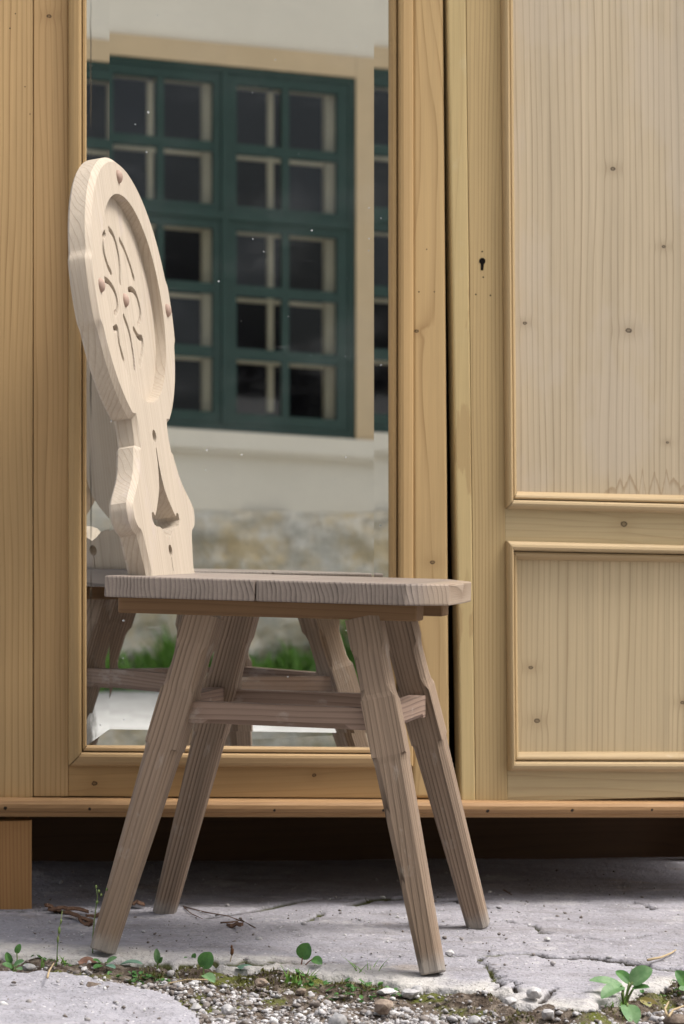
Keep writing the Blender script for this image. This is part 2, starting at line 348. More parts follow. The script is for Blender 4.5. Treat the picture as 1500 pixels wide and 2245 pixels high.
# ================================================================== wardrobe
ward = empty('wardrobe', 'tall honey-coloured pine wardrobe with one mirror door and one panelled door', 'wardrobe', WO)
ward.rotation_euler = (0, 0, ALPHA)
TOP = 1.80
def extrap(p, q, v): t = (v - p[1]) / (q[1] - p[1]); return p[0] + (q[0] - p[0]) * t       # u on line pq at height v
def extrau(p, q, u): t = (u - p[0]) / (q[0] - p[0]); return p[1] + (q[1] - p[1]) * t       # v on line pq at u
def board(name, quad, y0, y1, m, parent, bev=0.0015, seg=2, jit=0.0):
    bm = bmesh.new(); n = len(quad)
    f = [bm.verts.new((u, y0, v)) for u, v in quad]; b = [bm.verts.new((u, y1, v)) for u, v in quad]
    ff = bm.faces.new(f); bm.faces.new(b[::-1])
    for i in range(n): bm.faces.new((f[i], b[i], b[(i + 1) % n], f[(i + 1) % n]))
    if bev: bmesh.ops.bevel(bm, geom=list(ff.edges), offset=bev, segments=seg, affect='EDGES', profile=0.6)
    return build(name, bm, m, parent)
def moulding(name, o0, o1, i0, i1, prof, m, parent, base=0.0, n=10):
    """one mitred length: o0,o1 outer corners, i0,i1 inner corners, prof = [(share outer->inner, height towards the viewer)]"""
    v = []; f = []; k = len(prof)
    for j in range(n + 1):
        t = j / n
        for s, h in prof:
            a = (o0[0] + (i0[0] - o0[0]) * s, o0[1] + (i0[1] - o0[1]) * s); b = (o1[0] + (i1[0] - o1[0]) * s, o1[1] + (i1[1] - o1[1]) * s)
            tt = t if 0 < j < n else (0.0009 if j == 0 else 1 - 0.0009)
            v.append((a[0] + (b[0] - a[0]) * tt, base - h + .0006 * math.sin(t * 7 + o0[1] * 9), a[1] + (b[1] - a[1]) * tt))
    for j in range(n):
        for q in range(k - 1): f.append([j * k + q, j * k + q + 1, (j + 1) * k + q + 1, (j + 1) * k + q])
    return pydata(name, v, f, m, parent)
PROF = [(0, -.002), (0, .007), (.05, .0095), (.16, .0125), (.30, .0135), (.42, .0125), (.49, .0095), (.505, -.003), (.545, -.003), (.57, .0045), (.66, .0055), (.76, .0045), (.88, .0005), (.96, -.003), (1, -.010)]
PROFM = [(0, -.002), (0, .006), (.08, .009), (.22, .0105), (.48, .0115), (.60, .0105), (.66, .0075), (.675, -.003), (.725, -.003), (.75, .004), (.88, .004), (.97, .001), (1, -.008)]
uP = wp(73, 1000)[0]                                            # right side of the corner post
zB0, zB1 = wp(500, 1789)[1], wp(500, 1748)[1]                   # base moulding
UL = wp(-60, 1500)[0]; UR = 1.17                                # outer edges of the carcass
# corner posts and legs
board('corner_post', [(UL, zB1 + .002), (uP - .0006, zB1 + .002), (uP - .0006, TOP), (UL, TOP)], 0.0, .045, M['post'], ward, .001)
board('corner_post', [(UR - .055, zB1 + .002), (UR, zB1 + .002), (UR, TOP), (UR - .055, TOP)], 0.0, .045, M['post'], ward, .001)
uLeg = wp(71, 1900)[0]
for (a, b) in ((UL, uLeg), (UR - .055, UR)):
    zf = gz(WO.x + a * math.cos(ALPHA)) - .004
    board('leg', [(a, zf), (b, zf), (b, zB0 + .001), (a, zB0 + .001)], .004, .05, M['leg_front'], ward, .0015)
    board('leg', [(a, zf), (b, zf), (b, zB0 + .001), (a, zB0 + .001)], .415, .46, M['leg_front'], ward, .0015)
# carcass: sides, bottom, top, back, the dark board below the back
board('side_panel', [(UL + .001, zB0), (UL + .021, zB0), (UL + .021, TOP), (UL + .001, TOP)], .046, .46, M['carcass'], ward, 0)
board('side_panel', [(UR - .021, zB0), (UR - .001, zB0), (UR - .001, TOP), (UR - .021, TOP)], .046, .46, M['carcass'], ward, 0)
board('bottom_board', [(UL + .022, zB0 + .004), (UR - .022, zB0 + .004), (UR - .022, zB1 - .003), (UL + .022, zB1 - .003)], .028, .455, M['carcass'], ward, 0)
board('top_board', [(UL - .03, TOP + .001), (UR + .03, TOP + .001), (UR + .03, TOP + .03), (UL - .03, TOP + .03)], -.05, .47, M['rail'], ward, .006)
board('back_panel', [(UL + .022, zB0), (UR - .022, zB0), (UR - .022, TOP), (UL + .022, TOP)], .456, .468, M['carcass'], ward, 0)
zkl, zkr = wp(100, 1889, .47), wp(1450, 1886, .47); zk = lambda u: extrau(zkl, zkr, u)
board('back_board', [(UL + .03, zk(UL + .03)), (UR - .03, zk(UR - .03)), (UR - .03, zB0 + .06), (UL + .03, zB0 + .06)], .470, .490, M['board_dark'], ward, .001)
# base moulding along the front
za, zb = zB0, zB1
prof = [(0, .0), (0, .016), (.06, .018), (.24, .0185), (.30, .021), (.34, .025), (.52, .0275), (.72, .0275), (.90, .025), (1, .020), (1, .0)]
v = []; f = []; k = len(prof); nseg = 60; lft = [(UL - .004, za), (UL - .004, zb)]
uA = UL - .004; uB = UR + .004
pr_t, pr_b = wp(1500, 1756)[1], wp(1500, 1791)[1]; ur = wp(1500, 1775)[0]; ul0 = wp(0, 1770)[0]; zt0, zb0_ = wp(0, 1748)[1], wp(0, 1789)[1]
for j in range(nseg + 1):
    u = uA + (uB - uA) * j / nseg; s = (u - ul0) / (ur - ul0)
    lo = zb0_ + (pr_b - zb0_) * s; hi = zt0 + (pr_t - zt0) * s
    for q, h in prof: v.append((u, .026 - h - .02 + random.uniform(-.0002, .0002), lo + (hi - lo) * q))
for j in range(nseg):
    for q in range(k - 1): f.append([j * k + q, j * k + q + 1, (j + 1) * k + q + 1, (j + 1) * k + q])
f.append(list(range(k))); f.append([nseg * k + q for q in range(k)][::-1])
pydata('base_moulding', v, f, M['base'], ward)
def base_top(u): return zt0 + (pr_t - zt0) * (u - ul0) / (ur - ul0)

# ---- the mirror door
md = bpy.data.objects.new('mirror_door', None); COL.objects.link(md); md.parent = ward
mdL = uP + .0006
gap_a, gap_b = wp(973, 0), wp(987, 1745)                        # its right edge
gapu = lambda z: extrap(gap_a, gap_b, z)
oL = wp(150, 900)[0]; iL = wp(191, 900)[0]; iR = wp(855, 900)[0]; oR = wp(904, 900)[0]
oB = (wp(150, 1679)[1], wp(904, 1683)[1]); iB = (wp(191, 1634)[1], wp(855, 1639)[1])
oT, iT = 1.735, 1.71
zd = base_top(0.2) + .0012; dT = TOP - .004
board('stile', [(mdL, base_top(mdL) + .0012), (oL, base_top(oL) + .0012), (oL, dT), (mdL, dT)], .0015, .024, M['stile'], md, .001)
o_ = board('stile', [(oR, base_top(oR) + .0012), (gapu(base_top(.55)), base_top(.55) + .0012), (gapu(dT), dT), (oR, dT)], -.0012, .024, M['stile_mid'], md, .007, 5)
board('rail', [(oL + .0003, base_top(oL) + .0016), (oR - .0003, base_top(oR) + .0016), (oR - .0003, oB[1] + .004), (oL + .0003, oB[0] + .004)], .003, .023, M['rail'], md, .0006)
board('rail', [(oL + .0003, oT - .004), (oR - .0003, oT - .004), (oR - .0003, dT), (oL + .0003, dT)], .003, .023, M['rail'], md, .0006)
OC = [(oL, oB[0]), (oR, oB[1]), (oR, oT), (oL, oT)]; IC = [(iL, iB[0]), (iR, iB[1]), (iR, iT), (iL, iT)]
for i, mm in enumerate(('mould_h', 'mould_v', 'mould_h', 'mould_v')):
    j = (i + 1) % 4
    moulding('moulding', OC[i], OC[j], IC[i], IC[j], PROFM, M[mm], md)
def mirror_mat():
    m, bs = mat('old_mirror_glass'); o, x, y, z = coords()
    bs.inputs['Metallic'].default_value = 1.0; bs.inputs['Roughness'].default_value = 0.0
    setc(bs, (0.88, 0.90, 0.89))
    df = E.nt.nodes.new('ShaderNodeBsdfDiffuse'); df.inputs[0].default_value = (0.75, 0.78, 0.82, 1)
    dk = E.nt.nodes.new('ShaderNodeBsdfDiffuse')
    dn = nz(o, 120, 4, 0.7); E.nt.links.new(mix(dn, (0.02, 0.017, 0.014), (0.16, 0.14, 0.11)), dk.inputs[0])
    vn = E.nt.nodes.new('ShaderNodeTexVoronoi'); E.nt.links.new(o, vn.inputs['Vector']); vn.inputs['Scale'].default_value = 62
    pick = E(vn.outputs['Color'])
    s = E.nt.nodes.new('ShaderNodeSeparateColor'); E.nt.links.new(vn.outputs['Color'], s.inputs[0])
    rad = ramp(E(s.outputs[0]), 0.55, 1.0, 0.0, 0.09)
    wob = (nz(o, 380, 3, .6) - 0.5) * 0.16
    sp = E.m('LESS_THAN', E(vn.outputs['Distance']) + wob, rad)
    film = ramp(nz(vec(x * 5, y, z * 9), 1, 5, .65), 0.45, 0.8) * 0.05
    sm = ramp(nz(vec(x * 18, y, z * 240), 1, 2), 0.66, 0.74) * ramp(nz(o, 7, 2), 0.56, 0.66) * 0.12
    dust = E.m('MAXIMUM', E.m('MAXIMUM', sp * 0.55, film), sm)
    # silvering gone along the lower left edge
    xe = x - iL; zz = z - iB[0]
    lost = ramp(xe + (nz(vec(x * 160, 0.0, z * 30), 1, 4, .7) - 0.5) * 0.022, 0.016, 0.005) * ramp(zz + (nz(vec(0.0, 3.3, z * 25), 1, 3) - .5) * .08, 0.10, 0.03)
    lost = E.m('MAXIMUM', lost, ramp(E.m('ABSOLUTE', xe - 0.006 + (nz(vec(0.0, 0.0, z * 14), 1, 3) - .5) * .006), 0.0018, 0.0008) * ramp(nz(vec(5.0, 0.0, z * 5), 1, 2), 0.45, 0.55) * 0.7)
    a = E.nt.nodes.new('ShaderNodeMixShader'); E.nt.links.new(dust.s, a.inputs[0]); E.nt.links.new(bs.outputs[0], a.inputs[1]); E.nt.links.new(df.outputs[0], a.inputs[2])
    b = E.nt.nodes.new('ShaderNodeMixShader'); E.nt.links.new((lost * 0.85).s, b.inputs[0]); E.nt.links.new(a.outputs[0], b.inputs[1]); E.nt.links.new(dk.outputs[0], b.inputs[2])
    E.nt.links.new(b.outputs[0], E.nt.nodes['Material Output'].inputs[0])
    return m
M['mirror'] = mirror_mat()
bw = wp(242, 900)[0] - iL; bwr = iR - wp(823, 900)[0]; bwb = wp(500, 1603)[1] - wp(500, 1636)[1]
ex = .004                                                       # the glass runs on behind the moulding
gl = [(iL - ex, iB[0] - ex), (iR + ex, iB[1] - ex), (iR + ex, iT + ex), (iL - ex, iT + ex)]
gi = [(iL + bw, iB[0] + bwb), (iR - bwr, iB[1] + bwb - .001), (iR - bwr, iT - bwr), (iL + bw, iT - bwr)]
GY = .0075; TL = math.tan(R(1.7))
hs = lambda w: (w + ex) * TL
v = [(u, GY - .00095, z) for u, z in gl] + [(u, GY, z) for u, z in gi] + [(u, GY + .006, z) for u, z in gl]
pydata('mirror', v, [[4, 5, 6, 7], [0, 1, 5, 4], [1, 2, 6, 5], [2, 3, 7, 6], [3, 0, 4, 7], [8, 11, 10, 9], [0, 8, 9, 1], [1, 9, 10, 2], [2, 10, 11, 3], [3, 11, 8, 0]], M['mirror'], md)
board('backing_board', [(oL + .01, iB[0] - .02), (oR - .01, iB[1] - .02), (oR - .01, iT + .02), (oL + .01, iT + .02)], .0145, .022, M['carcass'], md, 0)

# ---- the panelled door
pd = bpy.data.objects.new('panel_door', None); COL.objects.link(pd); pd.parent = ward
dl_a, dl_b = wp(979, 0), wp(1009, 1755); dl = lambda z: extrap(dl_a, dl_b, z)
lp_a, lp_b = wp(1021, 0), wp(1042, 1755); lp = lambda z: extrap(lp_a, lp_b, z)
st_a, st_b = wp(1096, 0), wp(1111, 1690); st = lambda z: extrap(st_a, st_b, z)
pi_a, pi_b = wp(1126, 0), wp(1138, 1660); pi_ = lambda z: extrap(pi_a, pi_b, z)
dR = UR - .056; sR = dR - .075
zdb = wp(1250, 1754.5)[1]
PY = -.003
board('worn_lip', [(dl(zdb), zdb), (lp(zdb) - .0003, zdb), (lp(dT) - .0003, dT), (dl(dT), dT)], PY - .0012, .022, M['lip'], pd, .004, 4)
board('stile', [(lp(zdb), zdb + .0003), (st(zdb), zdb + .0003), (st(dT), dT), (lp(dT), dT)], PY, .022, M['stile_r'], pd, .0006)
board('stile', [(sR, zdb), (dR, zdb), (dR, dT), (sR, dT)], PY, .022, M['stile_r'], pd, .001)
def lv(p, q): a, b = wp(*p), wp(*q); return lambda u: extrau(a, b, u)
mo_t = lv((1102, 1115), (1500, 1126)); mi_t = lv((1135, 1077), (1500, 1085))          # lower edge of the upper panel's moulding
lo_t = lv((1102, 1186), (1500, 1195.5)); li_t = lv((1137, 1228), (1500, 1234))         # upper edge of the lower panel's moulding
lo_b = lv((1111, 1689), (1500, 1690.5)); li_b = lv((1140, 1648), (1500, 1648))
uo = lambda z: st(z); ui = lambda z: pi_(z)
zq = mo_t(.7)
rail = lambda f0, f1, e0=0, e1=0: [(st(f0(.7)) + .0003, f0(st(f0(.7))) + e0), (sR - .0003, f0(sR) + e0), (sR - .0003, f1(sR) + e1), (st(f1(.7)) + .0003, f1(st(f1(.7))) + e1)]
board('rail', rail(lo_t, mo_t, -.006, .006), PY + .0015, .020, M['rail_r'], pd, .0006)
board('rail', [(st(zdb) + .0003, zdb + .0006), (sR - .0003, zdb + .0006), (sR - .0003, lo_b(sR) + .006), (st(zdb) + .0003, lo_b(st(zdb)) + .006)], PY + .0015, .020, M['rail_r'], pd, .0006)
board('rail', [(st(oT) + .0003, oT - .006), (sR - .0003, oT - .006), (sR - .0003, dT), (st(oT) + .0003, dT)], PY + .0015, .020, M['rail_r'], pd, .0006)
iw = pi_(zq) - st(zq); sRi = sR - iw
def ring(ob, ib, ot, it):
    OC = [(st(ob(.7)), ob(st(ob(.7)))), (sR, ob(sR)), (sR, ot(sR)), (st(ot(.7)), ot(st(ot(.7))))]
    IC = [(pi_(ib(.7)), ib(pi_(ib(.7)))), (sRi, ib(sRi)), (sRi, it(sRi)), (pi_(it(.7)), it(pi_(it(.7))))]
    for i, mm in enumerate(('mould_rh', 'mould_rv', 'mould_rh', 'mould_rv')):
        j = (i + 1) % 4
        moulding('moulding', OC[i], OC[j], IC[i], IC[j], PROF, M[mm], pd, PY)
    return IC
ICu = ring(mo_t, mi_t, lambda u: oT, lambda u: oT - .022)
ICl = ring(lo_b, li_b, lo_t, li_t)
for IC_, mm in ((ICu, 'panel'), (ICl, 'panel_low')):
    g = .006
    board('panel', [(IC_[0][0] - g, IC_[0][1] - g), (IC_[1][0] + g, IC_[1][1] - g), (IC_[2][0] + g, IC_[2][1] + g), (IC_[3][0] - g, IC_[3][1] + g)], PY + .0075, .017, M[mm], pd, 0)
# keyhole: a flat dark face, painting in the shade of a hole and slot
ku, kv = wp(1056, 573); bm = bmesh.new(); pts = []
for i in range(20):
    a = math.radians(-60 + 300 * i / 19); pts.append((ku + .0046 * math.cos(a + math.radians(0)) * (1), kv + .0052 * math.sin(a)))
pts = [(ku + .0046 * math.sin(R(150) - R(300) * i / 18), kv - .0046 * -math.cos(R(150) - R(300) * i / 18)) for i in range(19)]
pts += [(ku - .0022, kv - .0125), (ku + .0014, kv - .0130)]
bm.faces.new([bm.verts.new((a, PY - .0004, b)) for a, b in pts]); build('keyhole', bm, M['black'], pd)

# ================================================================== chair
TH = R(11)
fx = Vector((math.cos(TH), -math.sin(TH), -SLOPE * math.cos(TH))).normalized()
sy_ = Vector((math.sin(TH), math.cos(TH), -SLOPE * math.sin(TH))); sy_ = (sy_ - fx * fx.dot(sy_)).normalized(); up = fx.cross(sy_)
CO = Vector((-.062, 3.241, .0014))
chair = empty('wooden_chair', 'carved board-back wooden chair with splayed legs in front of the mirror', 'chair')
chair.matrix_world = Matrix(((fx.x, sy_.x, up.x, CO.x), (fx.y, sy_.y, up.y, CO.y), (fx.z, sy_.z, up.z, CO.z), (0, 0, 0, 1)))
M['seat'] = wood('grey_weathered_seat', (0.258, 0.21, 0.178), (0.05, 0.035, 0.03), along='y', cross='x', third='z', freq=185, contrast=1.0, warp=1.0, sharp=2.4, tilt=0.25, rough=0.5, spec=0.5, mott=0.3, bmp=0.7, zone=('x', .168, .195, (0.34, 0.262, 0.195), (0.16, 0.095, 0.055)))
M['seat_lip'] = wood('pale_seat_front', (0.44, 0.345, 0.27), (0.20, 0.12, 0.075), along='y', cross='x', third='z', freq=70, contrast=0.7, warp=1.2, sharp=4, tilt=1.2, rough=0.8)
M['batten'] = wood('brown_batten', (0.19, 0.11, 0.055), (0.09, 0.048, 0.022), along='x', cross='z', third='y', freq=120, contrast=0.6, rough=0.75)
M['cleg'] = wood('weathered_leg', (0.265, 0.192, 0.138), (0.045, 0.027, 0.017), along='z', cross='x', third='y', freq=205, contrast=1.0, warp=1.1, sharp=3.2, tilt=0.6, rough=0.8, mott=0.3, bmp=1.0, wear=((0.37, 0.325, 0.28), 30, 0.55, 0.55), streak=0.7, uneven=9, zone=('z', .03, .0, (0.28, 0.26, 0.24), (0.15, 0.13, 0.11)))
M['cstr'] = wood('weathered_stretcher', (0.265, 0.185, 0.142), (0.085, 0.05, 0.035), along='z', cross='y', third='x', freq=150, contrast=0.95, warp=1.2, sharp=3, tilt=0.5, rough=0.8, bmp=0.5, wear=((0.40, 0.35, 0.31), 30, 0.55, 0.5), streak=0.5)
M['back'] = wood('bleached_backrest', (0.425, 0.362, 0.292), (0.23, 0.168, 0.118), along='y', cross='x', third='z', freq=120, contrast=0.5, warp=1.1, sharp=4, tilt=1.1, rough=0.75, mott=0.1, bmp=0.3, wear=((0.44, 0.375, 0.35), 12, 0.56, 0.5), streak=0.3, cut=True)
M['peg'] = plain('turned_peg', (0.33, 0.235, 0.19), 0.65, 0.25, 60, 0.25)
Zs, Zu = .451, .4255
# seat of two boards
ol = [(-.204, -.170), (.1617, -.170), (.207, -.126), (.2095, -.04), (.207, .055), (.160, .170), (-.204, .170)]
xj = -.0185
def seat_board(name, poly, m, jit):
    bm = bmesh.new(); n = len(poly)
    f = [bm.verts.new((a, b, Zs)) for a, b in poly]; b = [bm.verts.new((a, b, Zu)) for a, b in poly]
    tf = bm.faces.new(f); bf = bm.faces.new(b[::-1])
    for i in range(n): bm.faces.new((f[i], b[i], b[(i + 1) % n], f[(i + 1) % n]))
    bmesh.ops.recalc_face_normals(bm, faces=bm.faces[:])
    bmesh.ops.bevel(bm, geom=[e for e in bm.edges], offset=.0022, segments=2, affect='EDGES', profile=0.55)
    return build(name, bm, m, chair)
seat_board('seat_board', [(-.204, -.170), (xj - .0007, -.1705), (xj - .0007, .170), (-.204, .170)], M['seat'], 0)
seat_board('seat_board', [(xj + .0007, -.1700), (.1617, -.170), (.207, -.126), (.2095, -.04), (.207, .055), (.160, .170), (xj + .0007, .170)], M['seat'], 1)
for s in (-1, 1):
    bm = bmesh.new(); bmesh.ops.create_cube(bm, size=1)
    x0, x1 = -.199, .168; y0, y1 = (-.126, -.074) if s < 0 else (.074, .126)
    for q in bm.verts: q.co = Vector((x0 + (x1 - x0) * (q.co.x + .5), y0 + (y1 - y0) * (q.co.y + .5), .4055 + (Zu - .0003 - .4055) * (q.co.z + .5)))
    bmesh.ops.bevel(bm, geom=bm.edges[:], offset=.0015, segments=1, affect='EDGES'); build('batten', bm, M['batten'], chair)
# legs: square at the top and at the stretchers, stop-chamfered in between and below
def leg(top, foot, sg):
    T, Ft = Vector((*top, .4053)), Vector((*foot, .0))
    L = (T - Ft).length; zax = (T - Ft).normalized(); xax = (Vector((1, 0, 0)) - zax * zax.x).normalized(); yax = zax.cross(xax)
    st_ = [(0, .0130, .0050), (.004, .0142, .0056), (.25, .0165, .0066), (.50, .0190, .0070), (.585, .0198, .0070), (.603, .0205, .0066), (.606, .0205, .0004), (.72, .0208, .0004), (.765, .0208, .0004), (.780, .0196, .0035), (.80, .0192, .0055), (.885, .0192, .0055), (.902, .0196, .0035), (.918, .0206, .0004), (1.0, .0208, .0004)]
    v = []; f = []
    for t, w, c in st_:
        z = t * L
        for (a, b) in ((w - c, w), (w, w - c), (w, -w + c), (w - c, -w), (-w + c, -w), (-w, -w + c), (-w, w - c), (-w + c, w)): v.append((a, b, z))
    k = len(st_)
    for j in range(k - 1):
        for q in range(8): f.append([j * 8 + q, j * 8 + (q + 1) % 8, (j + 1) * 8 + (q + 1) % 8, (j + 1) * 8 + q][::-1])
    f.append(list(range(8))); f.append([(k - 1) * 8 + q for q in range(8)][::-1])
    o = pydata('leg', v, f, M['cleg'], chair)
    o.matrix_local = Matrix(((xax.x, yax.x, zax.x, Ft.x), (xax.y, yax.y, zax.y, Ft.y), (xax.z, yax.z, zax.z, Ft.z), (0, 0, 0, 1)))
    return lambda z: Ft + zax * (z / zax.z)
LA = leg((-.096, -.102), (-.1994, -.1567), 1); LB = leg((.102, -.106), (.2071, -.1859), 1)
LC = leg((-.098, .104), (-.2074, .1602), 1); LD = leg((.104, .106), (.2085, .1845), 1)
def stretcher(p, q, hw, hh, cut=True):
    d = q - p; L = d.length; zax = d.normalized(); yax = Vector((0, 0, 1)); yax = (yax - zax * zax.z).normalized(); xax = yax.cross(zax)
    v = []; f = []
    c0 = .0006; c1 = .006
    for z, c in ((0, c0), (.018, c0), (.026, c1), (L - .026, c1), (L - .018, c0), (L, c0)):
        for a, b in ((hw, hh), (-hw, hh), (-hw, -hh + c), (-hw + c, -hh), (hw - c, -hh), (hw, -hh + c)): v.append((a, b, z))
    for j in range(5):
        for i in range(6): f.append([j * 6 + i, j * 6 + (i + 1) % 6, (j + 1) * 6 + (i + 1) % 6, (j + 1) * 6 + i])
    f.append(list(range(6))[::-1]); f.append([30 + i for i in range(6)])
    o = pydata('stretcher', v, f, M['cstr'], chair)
    o.matrix_local = Matrix(((xax.x, yax.x, zax.x, p.x), (xax.y, yax.y, zax.y, p.y), (xax.z, yax.z, zax.z, p.z), (0, 0, 0, 1)))
zc = .2885; hx = Vector((.019, 0, 0)); hy = Vector((0, .019, 0))
stretcher(LA(zc) + hx, LB(zc) - hx, .0105, .0130); stretcher(LC(zc) + hx, LD(zc) - hx, .0105, .0130)
stretcher(LA(zc + .003) + hy, LC(zc + .003) - hy, .0105, .0135); stretcher(LB(zc + .001) + hy, LD(zc + .001) - hy, .0105, .0140)

# backrest: a sawn board; local x across, y up the board, z out of its front face
LEAN = R(9.6); bx = bpy.data.objects.new('backrest', None)
CT = .353; RD = .180; RR = .133; DEPTH = .014; THK = .029
half = [(0.0, .109), (.018, .113), (.034, .119), (.050, .1255), (.0530, .128), (.0560, .138), (.061, .1455), (.070, .1525), (.082, .155), (.092, .152), (.101, .1415), (.110, .1285), (.120, .114), (.132, .1015), (.148, .0915), (.1615, .0840), (.1640, .0775), (.178, .0755), (.197, .0755)]
def dense(pts, step=.004):
    out = []
    for (a, b), (c, d) in zip(pts[:-1], pts[1:]):
        n = max(1, int(math.hypot(c - a, d - b) / step))
        for i in range(n): out.append((a + (c - a) * i / n, b + (d - b) * i / n))
    return out + [pts[-1]]
rt = [(w, t) for t, w in half]
a0 = math.asin((.197 - CT) / RD)
arc = []
for i in range(0, 121):
    a = a0 + (math.pi / 2 - a0) * i / 120
    r = RD + .006 * float(1 - hermite(.036, .050, abs(math.sin(a) * RD + .004)))
    arc.append((r * math.cos(a), CT + r * math.sin(a)))
right = dense(rt, .005) + arc
outline = [(x, y) for x, y in right] + [(-x, y) for x, y in right[::-1][1:]]
def inset(loop, d):
    n = len(loop); out = []
    for i in range(n):
        p0 = Vector(loop[i - 1]); p1 = Vector(loop[i]); p2 = Vector(loop[(i + 1) % n])
        e = (p2 - p0); e = e.normalized() if e.length else Vector((1, 0)); nn = Vector((-e.y, e.x))
        q = p1 + nn * d
        if p1.y < .0005: q.y = p1.y
        out.append((q.x, q.y))
    return out
spade = [(.0012, .163), (.0030, .1413), (.0072, .124), (.0135, .1095), (.026, .0955), (.041, .0825), (.0505, .0755), (.0575, .0810), (.065, .0790), (.0665, .0715), (.0600, .0645), (.050, .0625), (.036, .0620), (.024, .0590), (.012, .0510), (.0, .0460)]
spade = dense(spade + [(-x, y) for x, y in spade[::-1][1:]], .006)
hole1 = [(.009 * math.cos(R(a)), .1775 + .0085 * math.sin(R(a))) for a in range(0, 360, 24)]
hole2 = [(.0010, .006)] + [(.0010, .024)] + [(.0085 * math.sin(R(a)), .0322 - .0075 * math.cos(R(a))) for a in range(20, 341, 20)] + [(-.0010, .024), (-.0010, .006)]
circ = [(RR * math.cos(2 * math.pi * i / 400), CT + RR * math.sin(2 * math.pi * i / 400)) for i in range(400)]
V = []; Fc = []
def addloop(loop, z): i = len(V); V.extend((x, y, z) for x, y in loop); return list(range(i, i + len(loop)))
def strip(a, b):
    n = len(a)
    for i in range(n): Fc.append([a[i], a[(i + 1) % n], b[(i + 1) % n], b[i]])
def cap(loops, flip):
    allidx = [q for l in loops for q in l]; tri = tessellate_polygon([[Vector(V[q]) for q in l] for l in loops])
    for t in tri:
        g = [allidx[q] for q in t]; Fc.append(g[::-1] if flip else g)
CH, CB = .0065, .003
of = addloop(inset(outline, CH), 0.0); o1 = addloop(outline, -CH); o2 = addloop(outline, -THK + CB); ob = addloop(inset(outline, CB), -THK)
strip(of, o1); strip(o1, o2); strip(o2, ob)
hf = [addloop(l, 0.0) for l in (spade, hole1, hole2)]; hb = [addloop(l, -THK) for l in (spade, hole1, hole2)]
for a, b in zip(hf, hb): strip(b, a)
cf = addloop(circ, 0.0); cd = addloop(circ, -DEPTH); strip(cd, cf)
cap([of] + hf + [cf], False); cap([ob] + hb, True)
# the carved floor of the roundel
gro = [[(-.050, .080), (-.064, .072), (-.066, .055), (-.058, .040), (-.046, .030)], [(-.026, .088), (-.008, .082), (.002, .062), (.001, .045), (-.010, .022)], [(.018, .079), (.034, .070), (.050, .052), (.060, .034)],
       [(-.083, .019), (-.060, .0175), (-.042, .008), (-.036, -.004), (-.040, -.016), (-.056, -.022)], [(.028, .016), (.045, .019), (.062, .012), (.070, -.004), (.066, -.018), (.050, -.027)],
       [(-.083, -.037), (-.075, -.045), (-.050, -.036), (-.056, -.0565), (-.046, -.078)], [(-.014, -.022), (0, -.037), (.007, -.060), (.003, -.086)], [(.025, -.035), (.044, -.0455), (.064, -.042), (.050, -.063), (.031, -.080)]]
def chaikin(p, n=3):
    for _ in range(n):
        q = [p[0]]
        for (a, b), (c, d) in zip(p[:-1], p[1:]): q += [(.75 * a + .25 * c, .75 * b + .25 * d), (.25 * a + .75 * c, .25 * b + .75 * d)]
        p = q + [p[-1]]
    return p
nr = 140; na = 400
rr = np.linspace(0, RR, nr + 1)[1:]; aa = np.arange(na) * 2 * math.pi / na
RX = rr[:, None] * np.cos(aa)[None]; RY = rr[:, None] * np.sin(aa)[None]
gd = np.zeros(RX.shape)
for g in gro:
    p = chaikin(g); P = np.array(p); s = np.linspace(0, 1, len(P))
    wid = .0040
    d = polydist(RX, RY, p); gd = np.maximum(gd, 1 - hermite(wid * .6, wid, d))
RZ = -DEPTH - .0095 * gd + fbm(RX, RY, 30, 3, 51) * .0006
RZ[-1] = -DEPTH
base = len(V); V.append((0, CT, -DEPTH))
for i in range(nr - 1): V.extend((RX[i, j], CT + RY[i, j], RZ[i, j]) for j in range(na))
def rid(i, j): return cd[j % na] if i == nr - 1 else base + 1 + i * na + j % na
for j in range(na): Fc.append([base, rid(0, j), rid(0, j + 1)])
for i in range(nr - 1):
    for j in range(na): Fc.append([rid(i, j), rid(i + 1, j), rid(i + 1, j + 1), rid(i, j + 1)])
back = autosmooth(pydata('backrest', V, Fc, M['back'], chair), 32)
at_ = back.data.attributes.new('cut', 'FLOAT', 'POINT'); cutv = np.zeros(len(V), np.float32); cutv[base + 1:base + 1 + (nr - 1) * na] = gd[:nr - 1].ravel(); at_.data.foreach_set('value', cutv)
cl, sl = math.cos(LEAN), math.sin(LEAN)
# columns: across = chair y, up the board, front normal = chair x (leaning)
back.matrix_local = Matrix(((0, -sl, cl, -.1625), (1, 0, 0, 0), (0, cl, sl, Zs - .0015), (0, 0, 0, 1)))
for (a, b, z0) in ((0, .156, 0), (-.155, .002, 0), (.155, -.002, 0), (0, 0, -DEPTH)):
    bm = bmesh.new(); bmesh.ops.create_uvsphere(bm, u_segments=14, v_segments=9, radius=1)
    for q in bm.verts: q.co = Vector((a + q.co.x * .0072, CT + b + q.co.y * .0092, z0 - .0005 + q.co.z * .0065))
    build('peg', bm, M['peg'], back, True)

